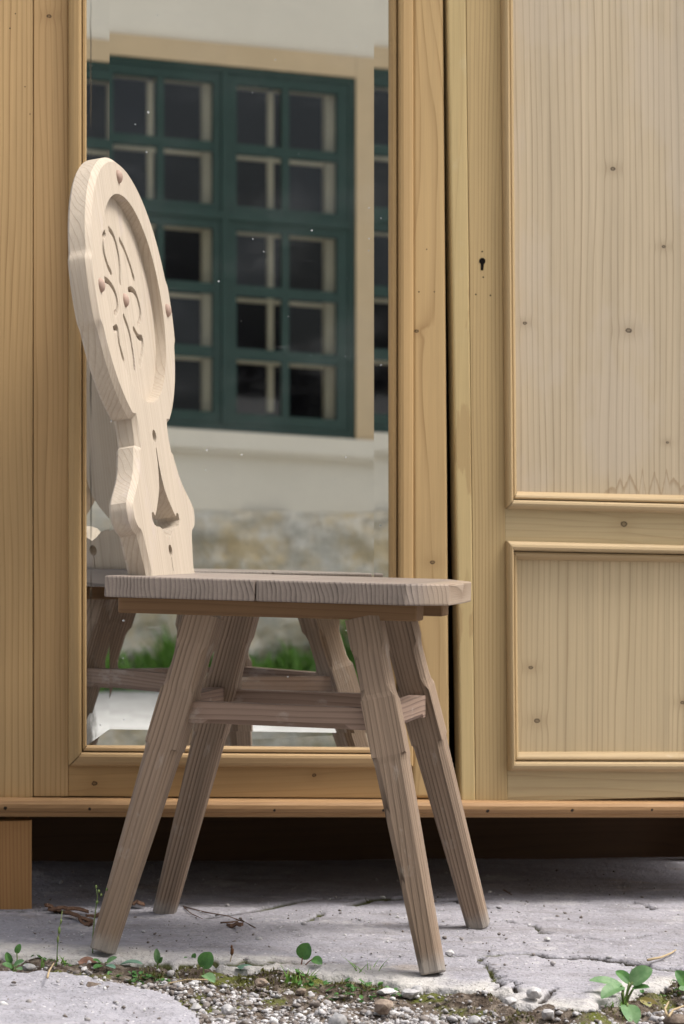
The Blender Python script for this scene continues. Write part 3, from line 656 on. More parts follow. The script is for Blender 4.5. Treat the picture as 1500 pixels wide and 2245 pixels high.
# ================================================================== house across the yard (seen in the mirror)
HD = 6.67
house = empty('house', 'plastered house with a green casement window seen in the wardrobe mirror', 'house', WO); house.rotation_euler = (0, 0, ALPHA)
def hp(px, py, extra=0.0): return wp(px, py, HD + extra)
SH = 0.053; U0 = hp(640, 550)[0]
hv = lambda py: hp(640, py)[1]; hu = lambda px, e=0.0: hp(px, 550, e)[0]
M['plaster'] = plain('lime_plaster', (0.70, 0.645, 0.535), 0.9, 0.2, 2.2, 0.12, 0.4, 0.01)
M['ochre'] = plain('ochre_surround', (0.55, 0.42, 0.26), 0.85, 0.2, 6, 0.12)
M['green'] = plain('green_window_paint', (0.019, 0.047, 0.037), 0.45, 0.4, 20, 0.2)
M['cream'] = plain('cream_window_paint', (0.80, 0.67, 0.43), 0.6, 0.3, 8, 0.12)
M['inner'] = plain('inner_reveal', (0.52, 0.53, 0.52), 0.8, 0.2, 8, 0.1)
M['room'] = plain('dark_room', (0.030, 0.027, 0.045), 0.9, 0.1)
def rough_stone():
    m, bs = mat('rough_plinth'); o, x, y, z = coords()
    n1 = nz(o, 2.6, 6, .7); n2 = nz(o, 14, 6, .7); n3 = nz(o, 46, 4, .6)
    cc = mix(ramp(n1, .38, .62), (0.64, 0.51, 0.31), (0.52, 0.49, 0.42)); cc = mix(ramp(n2, .42, .66) * .75, cc, (0.70, 0.66, 0.58)); cc = mix(ramp(n3, .55, .7) * .4, cc, (0.16, 0.15, 0.12))
    setc(bs, cc); bs.inputs['Roughness'].default_value = 0.95; bump(bs, n2 + n3 * .5, 0.7, 0.03); return m
M['stone'] = rough_stone()
def glass_mat():
    m, bs = mat('window_glass'); nt = m.node_tree
    t = nt.nodes.new('ShaderNodeBsdfTransparent'); t.inputs[0].default_value = (.86, .88, .9, 1); g = nt.nodes.new('ShaderNodeBsdfGlossy'); g.inputs['Roughness'].default_value = 0.02
    mx = nt.nodes.new('ShaderNodeMixShader'); mx.inputs[0].default_value = 0.035
    nt.links.new(t.outputs[0], mx.inputs[1]); nt.links.new(g.outputs[0], mx.inputs[2]); nt.links.new(mx.outputs[0], nt.nodes['Material Output'].inputs[0]); return m
M['glass'] = glass_mat()
def hbox(bm, u0, u1, v0, v1, d0, d1, sh=SH):
    """d counts into the wall from its face; the wall looks towards the wardrobe"""
    P = []
    for d in (d0, d1):
        for (u, v) in ((u0, v0), (u1, v0), (u1, v1), (u0, v1)): P.append(bm.verts.new((u, -HD - d, v - sh * (u - U0))))
    for q in ((0, 1, 2, 3), (7, 6, 5, 4), (0, 4, 5, 1), (1, 5, 6, 2), (2, 6, 7, 3), (3, 7, 4, 0)): bm.faces.new([P[i] for i in q])
def hb(name, boxes, m, parent, sh=SH):
    bm = bmesh.new()
    for b in boxes: hbox(bm, *b, sh=sh)
    return build(name, bm, m, parent)
wu0, wu1 = hu(213), hu(781); wv0, wv1 = hv(953), hv(157)          # opening of the window
Hl, Hr, Htop = U0 - 6.0, U0 + 5.5, 5.3
vpl = hv(1113)
REV = .10
hb('wall', [(Hl, wu0 - .001, vpl - .3, Htop, 0, .5), (wu1 + .001, Hr, vpl - .3, Htop, 0, .5), (wu0 - .001, wu1 + .001, vpl - .3, wv0 - .001, 0, .5), (wu0 - .001, wu1 + .001, wv1 + .001, Htop, 0, .5)], M['plaster'], house)
sw = hu(845) - hu(781)
hb('window_surround', [(wu0 - sw, wu0, wv0 - .06, wv1 + .085, -.018, .02), (wu1, wu1 + sw, wv0 - .06, wv1 + .085, -.018, .02), (wu0 + .001, wu1 - .001, wv1, wv1 + .085, -.018, .02)], M['ochre'], house)
hb('string_course', [(Hl, Hr, hv(1004), hv(993), -.035, .02)], M['plaster'], house)
hb('window_sill', [(wu0 - sw * .98, wu1 + sw * .98, wv0 - .075, wv0 - .004, -.05, .05)], M['plaster'], house)
# roof and side walls close the body
hb('side_wall', [(Hl + .001, Hl + .4, -.3, Htop, .501, 5.5), (Hr - .4, Hr - .001, -.3, Htop, .501, 5.5), (Hl + .001, Hr - .001, -.3, Htop, 5.51, 5.9)], M['plaster'], house)
bm = bmesh.new()
for (d0, z0), (d1, z1) in (((-.45, Htop - .10), (2.95, Htop + 1.75)), ((6.35, Htop - .10), (2.952, Htop + 1.75))):
    P = [bm.verts.new((u, -HD - d, z - SH * (u - U0) + dz)) for dz in (0.005, .15) for (u, d, z) in ((Hl - .3, d0, z0), (Hr + .3, d0, z0), (Hr + .3, d1, z1), (Hl - .3, d1, z1))]
    for q in ((0, 1, 2, 3), (7, 6, 5, 4), (0, 4, 5, 1), (1, 5, 6, 2), (2, 6, 7, 3), (3, 7, 4, 0)): bm.faces.new([P[i] for i in q])
M['roof'] = plain('roof_covering', (0.16, 0.085, 0.06), 0.9, 0.2, 12, 0.3)
build('roof', bm, M['roof'], house)
# rough stone plinth
pu = np.arange(Hl, Hr, .03); pv = np.arange(-.45, vpl + .001, .02); PU, PV = np.meshgrid(pu, pv, indexing='ij')
PD = .05 + fbm(PU, PV, 4, 4, 61) * .05 + fbm(PU, PV, 14, 3, 62) * .05; PD *= hermite(0, .03, vpl - PV + fbm(PU, PV, 9, 3, 63) * .03 - .01)
o_ = grid('plinth', pu, pv, np.zeros(PU.shape), M['stone'], house)
co = np.stack([PU.ravel(), (-HD + PD).ravel(), (PV - .018 * (PU - U0)).ravel()], 1); o_.data.vertices.foreach_set('co', co.ravel()); o_.data.update()
# window: frame, four sashes of small panes, inner window behind
win = bpy.data.objects.new('window', None); COL.objects.link(win); win.parent = house
rows_u = [(195, 323), (345, 460)]; rows_l = [(513, 632), (655, 770), (795, 913)]
cols_l = [(250, 346), (362, 470)]; cols_r = [(521, 621), (637, 742)]
fd = .03
tm0, tm1 = hv(492), hv(474)
ml, mr = hu(488), hu(502)
hb('frame', [(wu0, hu(228), wv0, wv1, .0, .06), (hu(766), wu1, wv0, wv1, .0, .06), (hu(228), hu(766), hv(172), wv1, .0, .06), (hu(228), hu(766), wv0, hv(938), .0, .06), (ml, mr, hv(938), hv(172), -.006, .06), (hu(228), ml, tm0, tm1, -.008, .06), (mr, hu(766), tm0, tm1, -.008, .06)], M['green'], win)
for (cs, e0, e1) in ((cols_l, hu(229), ml - .0005), (cols_r, mr + .0005, hu(765))):
    for (rs, v1_, v0_) in ((rows_u, hv(173), tm1 + .0005), (rows_l, tm0 - .0005, hv(937))):
        bxs = []; c0, c1, c2, c3 = hu(cs[0][0]), hu(cs[0][1]), hu(cs[1][0]), hu(cs[1][1])
        vt, vb = hv(rs[0][0]), hv(rs[-1][1])
        bxs += [(e0, c0, v0_, v1_, .004, .045), (c3, e1, v0_, v1_, .004, .045), (c0, c3, vt, v1_, .004, .045), (c0, c3, v0_, vb, .004, .045), (c1, c2, vb, vt, .008, .04)]
        for (r0, r1), (r2, r3) in zip(rs[:-1], rs[1:]):
            bxs += [(c0, c1, hv(r2), hv(r1), .008, .04), (c2, c3, hv(r2), hv(r1), .008, .04)]
        hb('sash', bxs, M['green'], win)
        for (r0, r1) in rs:
            for (a, b) in cs:
                q_, w_ = random.uniform(-.004, .004), random.uniform(-.004, .004); ua, ub, va, vb2 = hu(a) - .002, hu(b) + .002, hv(r1) - .002, hv(r0) + .002
                P = [(u, -HD - .024 + q_ * sx_ + w_ * sy2, v - SH * (u - U0)) for (u, v, sx_, sy2) in ((ua, va, -1, -1), (ub, va, 1, -1), (ub, vb2, 1, 1), (ua, vb2, -1, 1))]
                pydata('pane', P + [(x_, y_ - .003, z_) for x_, y_, z_ in P], [[0, 1, 2, 3], [7, 6, 5, 4], [0, 4, 5, 1], [1, 5, 6, 2], [2, 6, 7, 3], [3, 7, 4, 0]], M['glass'], win)
DI = .11
hvi = lambda py: hp(640, py, DI)[1]; hui = lambda px: hu(px, DI)
inn = []
for (a0, b0, s0, b1) in ((236, 320, 338, 444), (512, 584, 602, 712)):
    e1 = {236: 476, 512: 752}[a0]
    inn += [(hui(s0 - 13), hui(s0), hvi(905), hvi(205), DI, DI + .03), (hui(b1), hui(e1), hvi(960), hvi(160), DI - .03, DI + .03)]
    for (q0, q1) in ((160, 201), (349, 357), (470, 521), (660, 668), (795, 803), (925, 960)):
        inn += [(hui(a0), hui(s0 - 13) - .0005, hvi(q1), hvi(q0), DI + .001, DI + .028), (hui(s0) + .0005, hui(b1) - .0005, hvi(q1), hvi(q0), DI + .001, DI + .028)]
hb('inner_window', inn, M['cream'], win)

hb('room', [(wu0 - .6, wu1 + .6, wv0 - .4, wv1 + .4, 1.4, 1.45), (wu0 - .6, wu0 - .55, wv0 - .4, wv1 + .4, .502, 1.4), (wu1 + .55, wu1 + .6, wv0 - .4, wv1 + .4, .502, 1.4), (wu0 - .6, wu1 + .6, wv1 + .35, wv1 + .4, .502, 1.4), (wu0 - .6, wu1 + .6, wv0 - .4, wv0 - .35, .502, 1.4)], M['room'], win)

# ================================================================== weeds, stones, twigs
def leafmat(name, a, b, tr=.25):
    m, bs = mat(name); o, x, y, z = coords(); n = nz(o, 90, 3, .6); n2 = nz(o, 420, 2)
    c = mix(ramp(n, .35, .65), a, b); c = mix(n2 * .25, c, (a[0] * .6, a[1] * .6, a[2] * .6))
    setc(bs, c); bs.inputs['Roughness'].default_value = 0.5; bs.inputs['Specular IOR Level'].default_value = 0.3
    t = E.nt.nodes.new('ShaderNodeBsdfTranslucent'); E.nt.links.new(c, t.inputs[0]); mx = E.nt.nodes.new('ShaderNodeMixShader'); mx.inputs[0].default_value = tr
    E.nt.links.new(bs.outputs[0], mx.inputs[1]); E.nt.links.new(t.outputs[0], mx.inputs[2]); E.nt.links.new(mx.outputs[0], E.nt.nodes['Material Output'].inputs[0]); return m
M['leaf'] = leafmat('fresh_leaf', (0.06, 0.16, 0.045), (0.10, 0.24, 0.06)); M['leaf2'] = leafmat('sage_leaf', (0.12, 0.24, 0.10), (0.19, 0.32, 0.15))
M['leafteal'] = leafmat('blue_green_leaf', (0.12, 0.25, 0.18), (0.20, 0.34, 0.25)); M['leafyel'] = leafmat('yellowing_leaf', (0.30, 0.32, 0.10), (0.42, 0.34, 0.13))
M['leafdry'] = leafmat('dry_leaf', (0.20, 0.10, 0.065), (0.30, 0.17, 0.12), .1); M['stem'] = leafmat('green_stem', (0.13, 0.22, 0.06), (0.20, 0.24, 0.09), .1)
M['stemred'] = plain('reddish_stem', (0.20, 0.09, 0.06), .6); M['straw'] = plain('dry_straw', (0.40, 0.31, 0.19), .8, .2, 60, .3); M['twig'] = plain('brown_twig', (0.13, 0.075, 0.05), .85, .2, 90, .4, .5)
M['grass'] = leafmat('grass_blade', (0.11, 0.25, 0.04), (0.20, 0.36, 0.07)); M['seed'] = plain('brown_seed_head', (0.12, 0.06, 0.03), .9, .1, 200, .5)
def tube(bm, pts, r0, r1, seg=6):
    rings = []
    for i, p in enumerate(pts):
        d = (pts[min(i + 1, len(pts) - 1)] - pts[max(i - 1, 0)]).normalized(); a = d.orthogonal().normalized(); b = d.cross(a); r = r0 + (r1 - r0) * i / (len(pts) - 1)
        rings.append([bm.verts.new(p + (a * math.cos(2 * math.pi * k / seg) + b * math.sin(2 * math.pi * k / seg)) * r) for k in range(seg)])
    for p, q in zip(rings[:-1], rings[1:]):
        for k in range(seg): bm.faces.new((p[k], p[(k + 1) % seg], q[(k + 1) % seg], q[k]))
    bm.faces.new(rings[0][::-1]); bm.faces.new(rings[-1])
def bez(a, b, c, n=7): return [a * (1 - t) ** 2 + b * 2 * t * (1 - t) + c * t * t for t in [i / n for i in range(n + 1)]]
def leaf(bm, base, tip, nrm, width, curl=.15, n=8, m=4, rnd_=.55, wav=.0):
    d = tip - base; L = d.length; e = d.normalized(); s = e.cross(nrm).normalized(); nn = s.cross(e)
    rows = []
    for i in range(n + 1):
        t = i / n; w = width * .5 * max(.03, (1 - (2 * min(1.0, t * .97 + .02) ** .88 - 1) ** 2)) ** .55
        row = []
        for j in range(-m, m + 1):
            q = j / m
            row.append(bm.verts.new(base + e * (L * t) + s * (w * q) + nn * (abs(q) * w * .35 - L * curl * (t - .4) ** 2 * 1.6 + wav * L * math.sin(t * 9 + q * 3))))
        rows.append(row)
    for a, b in zip(rows[:-1], rows[1:]):
        for j in range(2 * m): bm.faces.new((a[j], a[j + 1], b[j + 1], b[j]))
def at(px, py, Y): d = ray(px, py); return CAM + d * Y
def gp(px, py, drop=.012):
    p = ground(px, py, drop)
    if p.y < edge_y(p.x): p.z = max(p.z - .004, float(soil_z(p.x, p.y)) - .002)
    return p
def plant(name, label, cat, root_px, leaves, group=None, stemmat='stem', drop=.012, sr=.0011):
    """leaves: (base px, tip px, width px, depth offset, facing, material)"""
    g = gp(*root_px, drop); t = empty(name, label, cat, g, group); off = Matrix.Translation(-g)
    def put(nm, bm, mm):
        bm.transform(off); return build(nm, bm, mm, t, True)
    for (b, tp, w, dy, up_, mm) in leaves:
        B = at(*b, g.y + dy * .5); T = at(*tp, g.y + dy); wd = w / FPX * g.y
        nrm = Vector((random.uniform(-.15, .15), -1 + up_, .25 + up_))
        bm = bmesh.new(); leaf(bm, B, T, nrm, wd, random.uniform(.05, .22)); put('leaf', bm, M[mm])
        if (Vector(b) - Vector(root_px)).length > 8:
            bm = bmesh.new(); mid = (g + B) * .5 + Vector((random.uniform(-.004, .004), .002, .004)); tube(bm, bez(g + Vector((0, 0, -.004)), mid, B + (T - B) * .08), sr, sr * .6); put('stem', bm, M[stemmat])
    return t
plant('seedling', 'seedling with two round leaves on a reddish stem between the chair legs', 'weed', (655, 2134), [((662, 2102), (676, 2068), 36, -.004, .25, 'leaf'), ((684, 2102), (706, 2112), 24, -.012, .5, 'leaf')], stemmat='stemred')
plant('seedling', 'single round green leaf standing at the slab edge left of the red-stemmed seedling', 'weed', (448, 2138), [((445, 2122), (462, 2088), 38, 0, .2, 'leaf'), ((446, 2136), (470, 2150), 26, -.03, .6, 'leaf2')])
plant('seedling', 'small upright narrow leaf right of the near left chair foot', 'weed', (347, 2124), [((347, 2112), (343, 2080), 15, 0, .1, 'leaf2'), ((349, 2112), (356, 2098), 8, -.004, .2, 'leaf')])
plant('seedling', 'low leafy weeds at the far left of the slab edge', 'weed', (30, 2130), [((24, 2112), (14, 2088), 16, 0, .3, 'leaf'), ((36, 2090), (44, 2070), 14, 0, .3, 'leaf'), ((30, 2118), (52, 2106), 18, -.01, .5, 'leaf2'), ((28, 2122), (6, 2112), 16, -.01, .5, 'leaf'), ((34, 2124), (48, 2124), 14, -.03, .5, 'leaf2')])
plant('seedling', 'flat weed rosette at the foot of the near left chair leg', 'weed', (228, 2118), [((222, 2112), (204, 2104), 18, -.01, .7, 'leaf'), ((234, 2112), (256, 2098), 18, .0, .6, 'leaf2'), ((232, 2116), (252, 2122), 18, -.03, .7, 'leafteal'), ((224, 2116), (206, 2122), 16, -.03, .7, 'leaf')])
plant('fallen_leaf', 'oval blue-green leaf lying beside the weed rosette', 'leaf', (264, 2113), [((264, 2113), (312, 2109), 26, -.015, .9, 'leafteal')])
plant('fallen_leaf', 'pale green leaf lying flat below the dry seed stalk', 'leaf', (512, 2122), [((510, 2124), (560, 2126), 36, -.03, .8, 'leafteal')])
plant('fallen_leaf', 'yellowing leaf lying on the gravel below the round-leaved seedling', 'leaf', (680, 2136), [((680, 2136), (720, 2166), 30, -.035, .6, 'leafyel')])
plant('fallen_leaf', 'dry reddish leaf curled beside the near left chair foot', 'leaf', (176, 2106), [((174, 2104), (214, 2124), 32, -.03, .5, 'leafdry'), ((190, 2112), (206, 2100), 14, .0, .3, 'leafdry')])
plant('seedling', 'flat blue-green leaves beside the near right chair foot', 'weed', (1020, 2160), [((1016, 2158), (986, 2150), 24, .0, .75, 'leafteal'), ((1022, 2158), (1050, 2144), 16, .02, .75, 'leafteal'), ((1022, 2160), (1044, 2164), 18, -.02, .8, 'leafteal')])
plant('broadleaf_weed', 'broad-leaved weed with oval leaves in the right corner gravel', 'weed', (1368, 2196), [((1372, 2168), (1296, 2142), 34, -.01, .65, 'leaf2'), ((1366, 2160), (1320, 2182), 36, -.05, .6, 'leaf2'), ((1382, 2156), (1352, 2126), 26, .02, .5, 'leaf'), ((1384, 2156), (1428, 2122), 44, .0, .4, 'leaf2'), ((1386, 2168), (1424, 2164), 24, -.01, .7, 'leaf'), ((1374, 2202), (1392, 2244), 42, -.06, .4, 'leaf2'), ((1300, 2218), (1310, 2244), 16, -.06, .3, 'leaf')], sr=.0018)
plant('broadleaf_weed', 'weed leaf cut by the right edge of the picture', 'weed', (1512, 2186), [((1508, 2166), (1484, 2128), 34, 0, .3, 'leaf'), ((1510, 2166), (1540, 2140), 34, 0, .3, 'leaf'), ((1508, 2172), (1490, 2168), 20, -.02, .5, 'leaf2')])
plant('fallen_leaf', 'dry curled leaf under the broad-leaved weed', 'leaf', (1404, 2192), [((1404, 2190), (1446, 2208), 20, -.01, .2, 'leafyel')])
plant('seedling', 'tiny clover sprig beside the round upright leaf', 'weed', (494, 2118), [((492, 2106), (484, 2098), 10, 0, .4, 'leaf'), ((494, 2104), (500, 2096), 9, 0, .4, 'leaf'), ((424, 2102), (428, 2090), 11, .0, .3, 'leaf'), ((412, 2106), (404, 2098), 9, 0, .4, 'leaf2')])
def stalk(name, label, px, bulbs, mm, r=.0009):
    g = gp(*px[0]); t = empty(name, label, 'weed', g); P = [at(a, b, g.y - .01) for a, b in px]; P[0] = g + Vector((0, 0, -.003)); bm = bmesh.new(); tube(bm, P, r, r * .6, 5); bm.transform(Matrix.Translation(-g)); build('stem', bm, M[mm], t, True)
    for (a, b, w, h, m2) in bulbs:
        bm = bmesh.new(); bmesh.ops.create_icosphere(bm, subdivisions=1, radius=1); c = at(a, b, g.y - .011) - g
        for q in bm.verts: q.co = Vector((q.co.x * w / FPX * g.y * .5, q.co.y * w / FPX * g.y * .5, q.co.z * h / FPX * g.y * .5)) + c
        build('seed_head', bm, M[m2], t, True)
stalk('flower_stalk', 'thin green flower stalk with tiny buds rising before the near left leg', [(204, 2104), (203, 2060), (208, 2010), (214, 1966), (211, 1944)], [(211, 1944, 6, 10, 'stem'), (217, 1954, 6, 10, 'stem'), (222, 1962, 6, 9, 'stem'), (213, 1978, 7, 9, 'stem'), (234, 1950, 5, 8, 'stem'), (206, 2062, 7, 18, 'stem')], 'stem')
stalk('flower_stalk', 'thin yellow-green grass stalk left of the chair', [(124, 2118), (126, 2080), (130, 2040), (137, 1996)], [(130, 2040, 7, 20, 'stem'), (134, 2020, 5, 14, 'stem'), (127, 2060, 6, 18, 'stem')], 'stem', .0007)
stalk('seed_stalk', 'dry brown seed stalk standing at the slab edge', [(500, 2122), (506, 2104), (509, 2090)], [(509, 2086, 9, 20, 'seed'), (508, 2076, 6, 10, 'seed')], 'straw', .0008)
def tuft(name, label, px, n, hpx, spread, seed):
    random.seed(seed); g = gp(*px); t = empty(name, label, 'grass', g)
    for i in range(n):
        a = random.uniform(-1, 1); h = random.uniform(.4, 1) * hpx / FPX * g.y; b = Vector((random.uniform(-.5, .5) * spread, random.uniform(-.4, .4) * spread, -.003))
        mid = b + Vector((a * h * .25, random.uniform(-.2, .2) * h, h * .6)); tip = b + Vector((a * h * .9, random.uniform(-.4, .4) * h, h * random.uniform(.6, 1.0)))
        bm = bmesh.new(); P = bez(b, mid, tip, 5); vs_ = []
        for k, p in enumerate(P): w = .0011 * (1 - k / 5.3); vs_.append((bm.verts.new(p + Vector((-w, 0, 0))), bm.verts.new(p + Vector((w, .0004, 0)))))
        for p, q in zip(vs_[:-1], vs_[1:]): bm.faces.new((p[0], p[1], q[1], q[0]))
        build('blade', bm, M['grass'], t, True)
tuft('grass_tuft', 'bright grass tuft at the slab edge left of the near right foot', (800, 2144), 26, 62, .030, 3)
tuft('grass_tuft', 'short grass tuft below the red-stemmed seedling', (652, 2150), 22, 40, .030, 4)
tuft('grass_tuft', 'short grass sprouting beside the far left weeds', (118, 2116), 12, 36, .028, 5)
tuft('grass_tuft', 'moss-like grass in front of the broad-leaved weed', (1335, 2205), 26, 34, .045, 6)
random.seed(11)
# stones
def pebble_mesh(seed, sub=2):
    bm = bmesh.new(); bmesh.ops.create_icosphere(bm, subdivisions=sub, radius=1); o = Vector((seed * 3.7, seed * 1.9, seed))
    for q in bm.verts:
        d = q.co.copy(); n = mnoise.noise(d * 1.1 + o) * .42 + mnoise.noise(d * 2.6 + o) * .2; q.co = d * (1 + n)
    return bm
def stonemat(name, a, b):
    m, bs = mat(name); o, x, y, z = coords(); r = rnd(); n = nz(o, 150, 4, .65)
    c = mix(ramp(n, .35, .65), a, b); h = E.nt.nodes.new('ShaderNodeHueSaturation'); E.nt.links.new(c, h.inputs['Color']); E.nt.links.new((0.75 + r * .5).s, h.inputs['Value']); setc(bs, h.outputs[0])
    bs.inputs['Roughness'].default_value = .9; bump(bs, n, .5, .002); return m
M['st_l'] = stonemat('pale_stone', (0.32, 0.31, 0.315), (0.46, 0.45, 0.45)); M['st_b'] = stonemat('brown_stone', (0.15, 0.11, 0.085), (0.24, 0.19, 0.15)); M['st_g'] = stonemat('grey_stone', (0.20, 0.20, 0.21), (0.32, 0.31, 0.31))
stones = [((202, 2166), 36, 30, 'st_b', 'dark brown stone on the concrete block edge'), ((742, 2240), 44, 36, 'st_g', 'round dark grey stone among the gravel at the bottom edge'), ((1172, 2184), 34, 26, 'st_l', 'pale chunk of broken slab right of the near right foot'),
          ((900, 2178), 38, 24, 'st_l', 'light flat stone below the bright grass tuft'), ((915, 2172), 30, 26, 'st_l', 'white angular stone left of the near right foot'), ((850, 2172), 44, 18, 'st_l', 'flat white stone by the grass tuft'),
          ((430, 2206), 28, 18, 'st_l', 'white pebble beside the mossy corner of the concrete block'), ((1200, 2224), 30, 28, 'st_l', 'pale stone in the gravel right of centre'), ((500, 2212), 34, 24, 'st_l', 'whitish stone at the end of the concrete block'),
          ((568, 2062), 16, 12, 'st_g', 'small grey pebble lying on the slab in front of the far left leg'), ((1200, 2062), 15, 11, 'st_l', 'small whitish pebble on the open slab at right'), ((62, 2118), 30, 18, 'st_g', 'grey stone among the weeds at the far left'),
          ((660, 2172), 24, 18, 'st_b', 'pinkish brown pebble beside the yellowing leaf'), ((840, 2208), 46, 34, 'st_b', 'brownish stone in the gravel beneath the flat white stone'), ((1040, 2238), 30, 26, 'st_l', 'pale pebble at the bottom edge below the near right foot'),
          ((985, 2094), 22, 16, 'st_l', 'slab chip beside the near right leg'), ((572, 2152), 30, 20, 'st_b', 'brown stone below the pale green leaf'), ((1482, 2240), 50, 36, 'st_b', 'dark stone at the bottom right corner'),
          ((1120, 2200), 26, 20, 'st_l', 'small pale stone under the broken slab edge'), ((70, 2150), 60, 18, 'st_l', 'flat pale stone above the concrete block at far left')]
for i, (px, w, h, mm, lb) in enumerate(stones):
    g = gp(*px, .010); onslab = g.y > edge_y(g.x)
    if onslab: g = ground(*px)
    bm = pebble_mesh(i + 1); sxx, szz = w / FPX * g.y * .5, h / FPX * g.y * .5; R3 = Matrix.Rotation(random.uniform(0, 6), 3, 'Z')
    for q in bm.verts: c = R3 @ q.co; q.co = Vector((c.x * sxx, c.y * sxx, c.z * szz * .95))
    o = autosmooth(build('stone', bm, M[mm], None, True), 34); o.location = g + Vector((0, 0, szz * .55)); tag(o, lb, 'stone', 'single stones round the chair')
# gravel: one mass
def gravel(name, pts, rad, mm, label, cat, seed, sub=1, flat=.75):
    rng = np.random.default_rng(seed); protos = []
    for k in range(14):
        bm = bmesh.new()
        for q in range(13):
            d = Vector(rng.normal(size=3)).normalized(); bm.verts.new((d.x * rng.uniform(.8, 1.15), d.y * rng.uniform(.65, 1.0), d.z * rng.uniform(.6, .95)))
        r_ = bmesh.ops.convex_hull(bm, input=bm.verts[:]); bmesh.ops.delete(bm, geom=[g for g in r_['geom_interior'] if isinstance(g, bmesh.types.BMVert)], context='VERTS')
        bmesh.ops.recalc_face_normals(bm, faces=bm.faces[:]); bmesh.ops.triangulate(bm, faces=bm.faces[:]); bm.verts.index_update(); bm.verts.ensure_lookup_table()
        protos.append((np.array([q.co[:] for q in bm.verts]), np.array([[q.index for q in f.verts] for f in bm.faces]))); bm.free()
    VV = []; FF = []; n = 0
    for (x, y, z), r in zip(pts, rad):
        pv_, pf = protos[rng.integers(14)]; a = rng.uniform(0, 6.28); ca, sa = math.cos(a), math.sin(a); s = r * rng.uniform(.75, 1.25, 3)
        q = pv_ * s * [1, 1, flat]; b = rng.uniform(-.5, .5); q = np.stack([q[:, 0], q[:, 1] * math.cos(b) - q[:, 2] * math.sin(b), q[:, 1] * math.sin(b) + q[:, 2] * math.cos(b)], 1)
        q = np.stack([q[:, 0] * ca - q[:, 1] * sa, q[:, 0] * sa + q[:, 1] * ca, q[:, 2]], 1) + [x, y, z + r * .25]
        VV.append(q); FF.append(pf + n); n += len(q)
    v = np.concatenate(VV); f = np.concatenate(FF).astype(np.int32)
    me = bpy.data.meshes.new(name); me.vertices.add(len(v)); me.vertices.foreach_set('co', v.ravel()); me.loops.add(f.size); me.loops.foreach_set('vertex_index', f.ravel())
    me.polygons.add(len(f)); me.polygons.foreach_set('loop_start', (np.arange(len(f)) * 3).astype(np.int32)); me.update(calc_edges=True)
    return tag(link(name, me, mm), label, cat, kind='stuff')
def pebmat():
    m, bs = mat('gravel_stones'); o, x, y, z = coords(); g = E.nt.nodes.new('ShaderNodeNewGeometry'); r = E(g.outputs['Random Per Island'])
    n = nz(o, 200, 3, .6); c = mix(ramp(r, .10, .85), (0.15, 0.125, 0.11), (0.40, 0.39, 0.40)); c = mix(ramp(r, .88, .92), c, (0.55, 0.54, 0.54))
    h = E.nt.nodes.new('ShaderNodeHueSaturation'); E.nt.links.new(c, h.inputs['Color']); E.nt.links.new((0.7 + n * .6).s, h.inputs['Value']); setc(bs, h.outputs[0]); bs.inputs['Roughness'].default_value = .9
    bump(bs, n, .4, .002); return m
M['pebbles'] = pebmat()
def yard_sample(n, lo, hi, drop):
    px = RNG.uniform(-60, 1560, n); py = RNG.uniform(lo, hi, n); rx = (px - 750) / FPX; rz = -(py - 1150) / FPX
    t = (-drop - CAMH) / (rz + SLOPE * rx); return rx * t, t
def soil_zv(x, y):
    return SZ[np.clip(np.searchsorted(sx, x), 0, len(sx) - 1), np.clip(np.searchsorted(sy, y), 0, len(sy) - 1)]
gx, gy = yard_sample(60000, 2085, 2300, .018); gd_ = edge_y(gx) - gy
inb = (gx < -.1) & (gy < np.interp(gx, bedge[:, 0], bedge[:, 1]))
dens = np.clip((gd_ - .04) / .09, .12, 1.0) * np.where(inb, .012, 1.0) * np.clip(.75 + 1.2 * fbm(gx, gy, 16, 3, 77), .1, 1)
ok = np.where((gd_ > -.002) & (RNG.random(len(gx)) < dens))[0][:16000]
pts = np.stack([gx[ok], gy[ok], np.where(inb[ok], gz(gx[ok]) - .004, soil_zv(gx[ok], gy[ok]))], 1)
rad = np.clip(RNG.lognormal(math.log(.0018), .55, len(ok)), .0007, .0070)
gravel('gravel', pts, rad, M['pebbles'], 'loose pale gravel along the bottom edge in front of the slab', 'gravel', 5)
pts = []; rad = []
for i in range(900):
    p = ground(RNG.uniform(60, 1520), 1900 + 230 * RNG.random() ** .8)
    if p.y < edge_y(p.x) + .01: continue
    pts.append((p.x, p.y, p.z + .0005)); rad.append(float(np.clip(RNG.lognormal(math.log(.0012), .55), .0005, .0045)))
gravel('grit', pts, rad, M['pebbles'], 'scattered grit lying on the concrete slab', 'grit', 9)
# moss cushions along the edge of the slab: tiny blades
def blades(name, n, gen, mm, label, cat):
    VV = []; FF = []
    for i in range(n):
        p, h, w, lean, az = gen(); k = len(VV); ca, sa = math.cos(az), math.sin(az)
        VV += [(p[0] - w * sa, p[1] + w * ca, p[2]), (p[0] + w * sa, p[1] - w * ca, p[2]), (p[0] + ca * lean * h * .4 + w * .7 * sa, p[1] + sa * lean * h * .4 - w * .7 * ca, p[2] + h * .6), (p[0] + ca * lean * h * .4 - w * .7 * sa, p[1] + sa * lean * h * .4 + w * .7 * ca, p[2] + h * .6), (p[0] + ca * lean * h, p[1] + sa * lean * h, p[2] + h)]
        FF += [[k, k + 1, k + 2, k + 3], [k + 3, k + 2, k + 4]]
    o = pydata(name, VV, FF, mm); return tag(o, label, cat, kind='stuff')
M['moss'] = leafmat('moss', (0.075, 0.072, 0.018), (0.15, 0.145, 0.04), .15)
gx, gy = yard_sample(90000, 2080, 2240, .018); gd_ = edge_y(gx) - gy
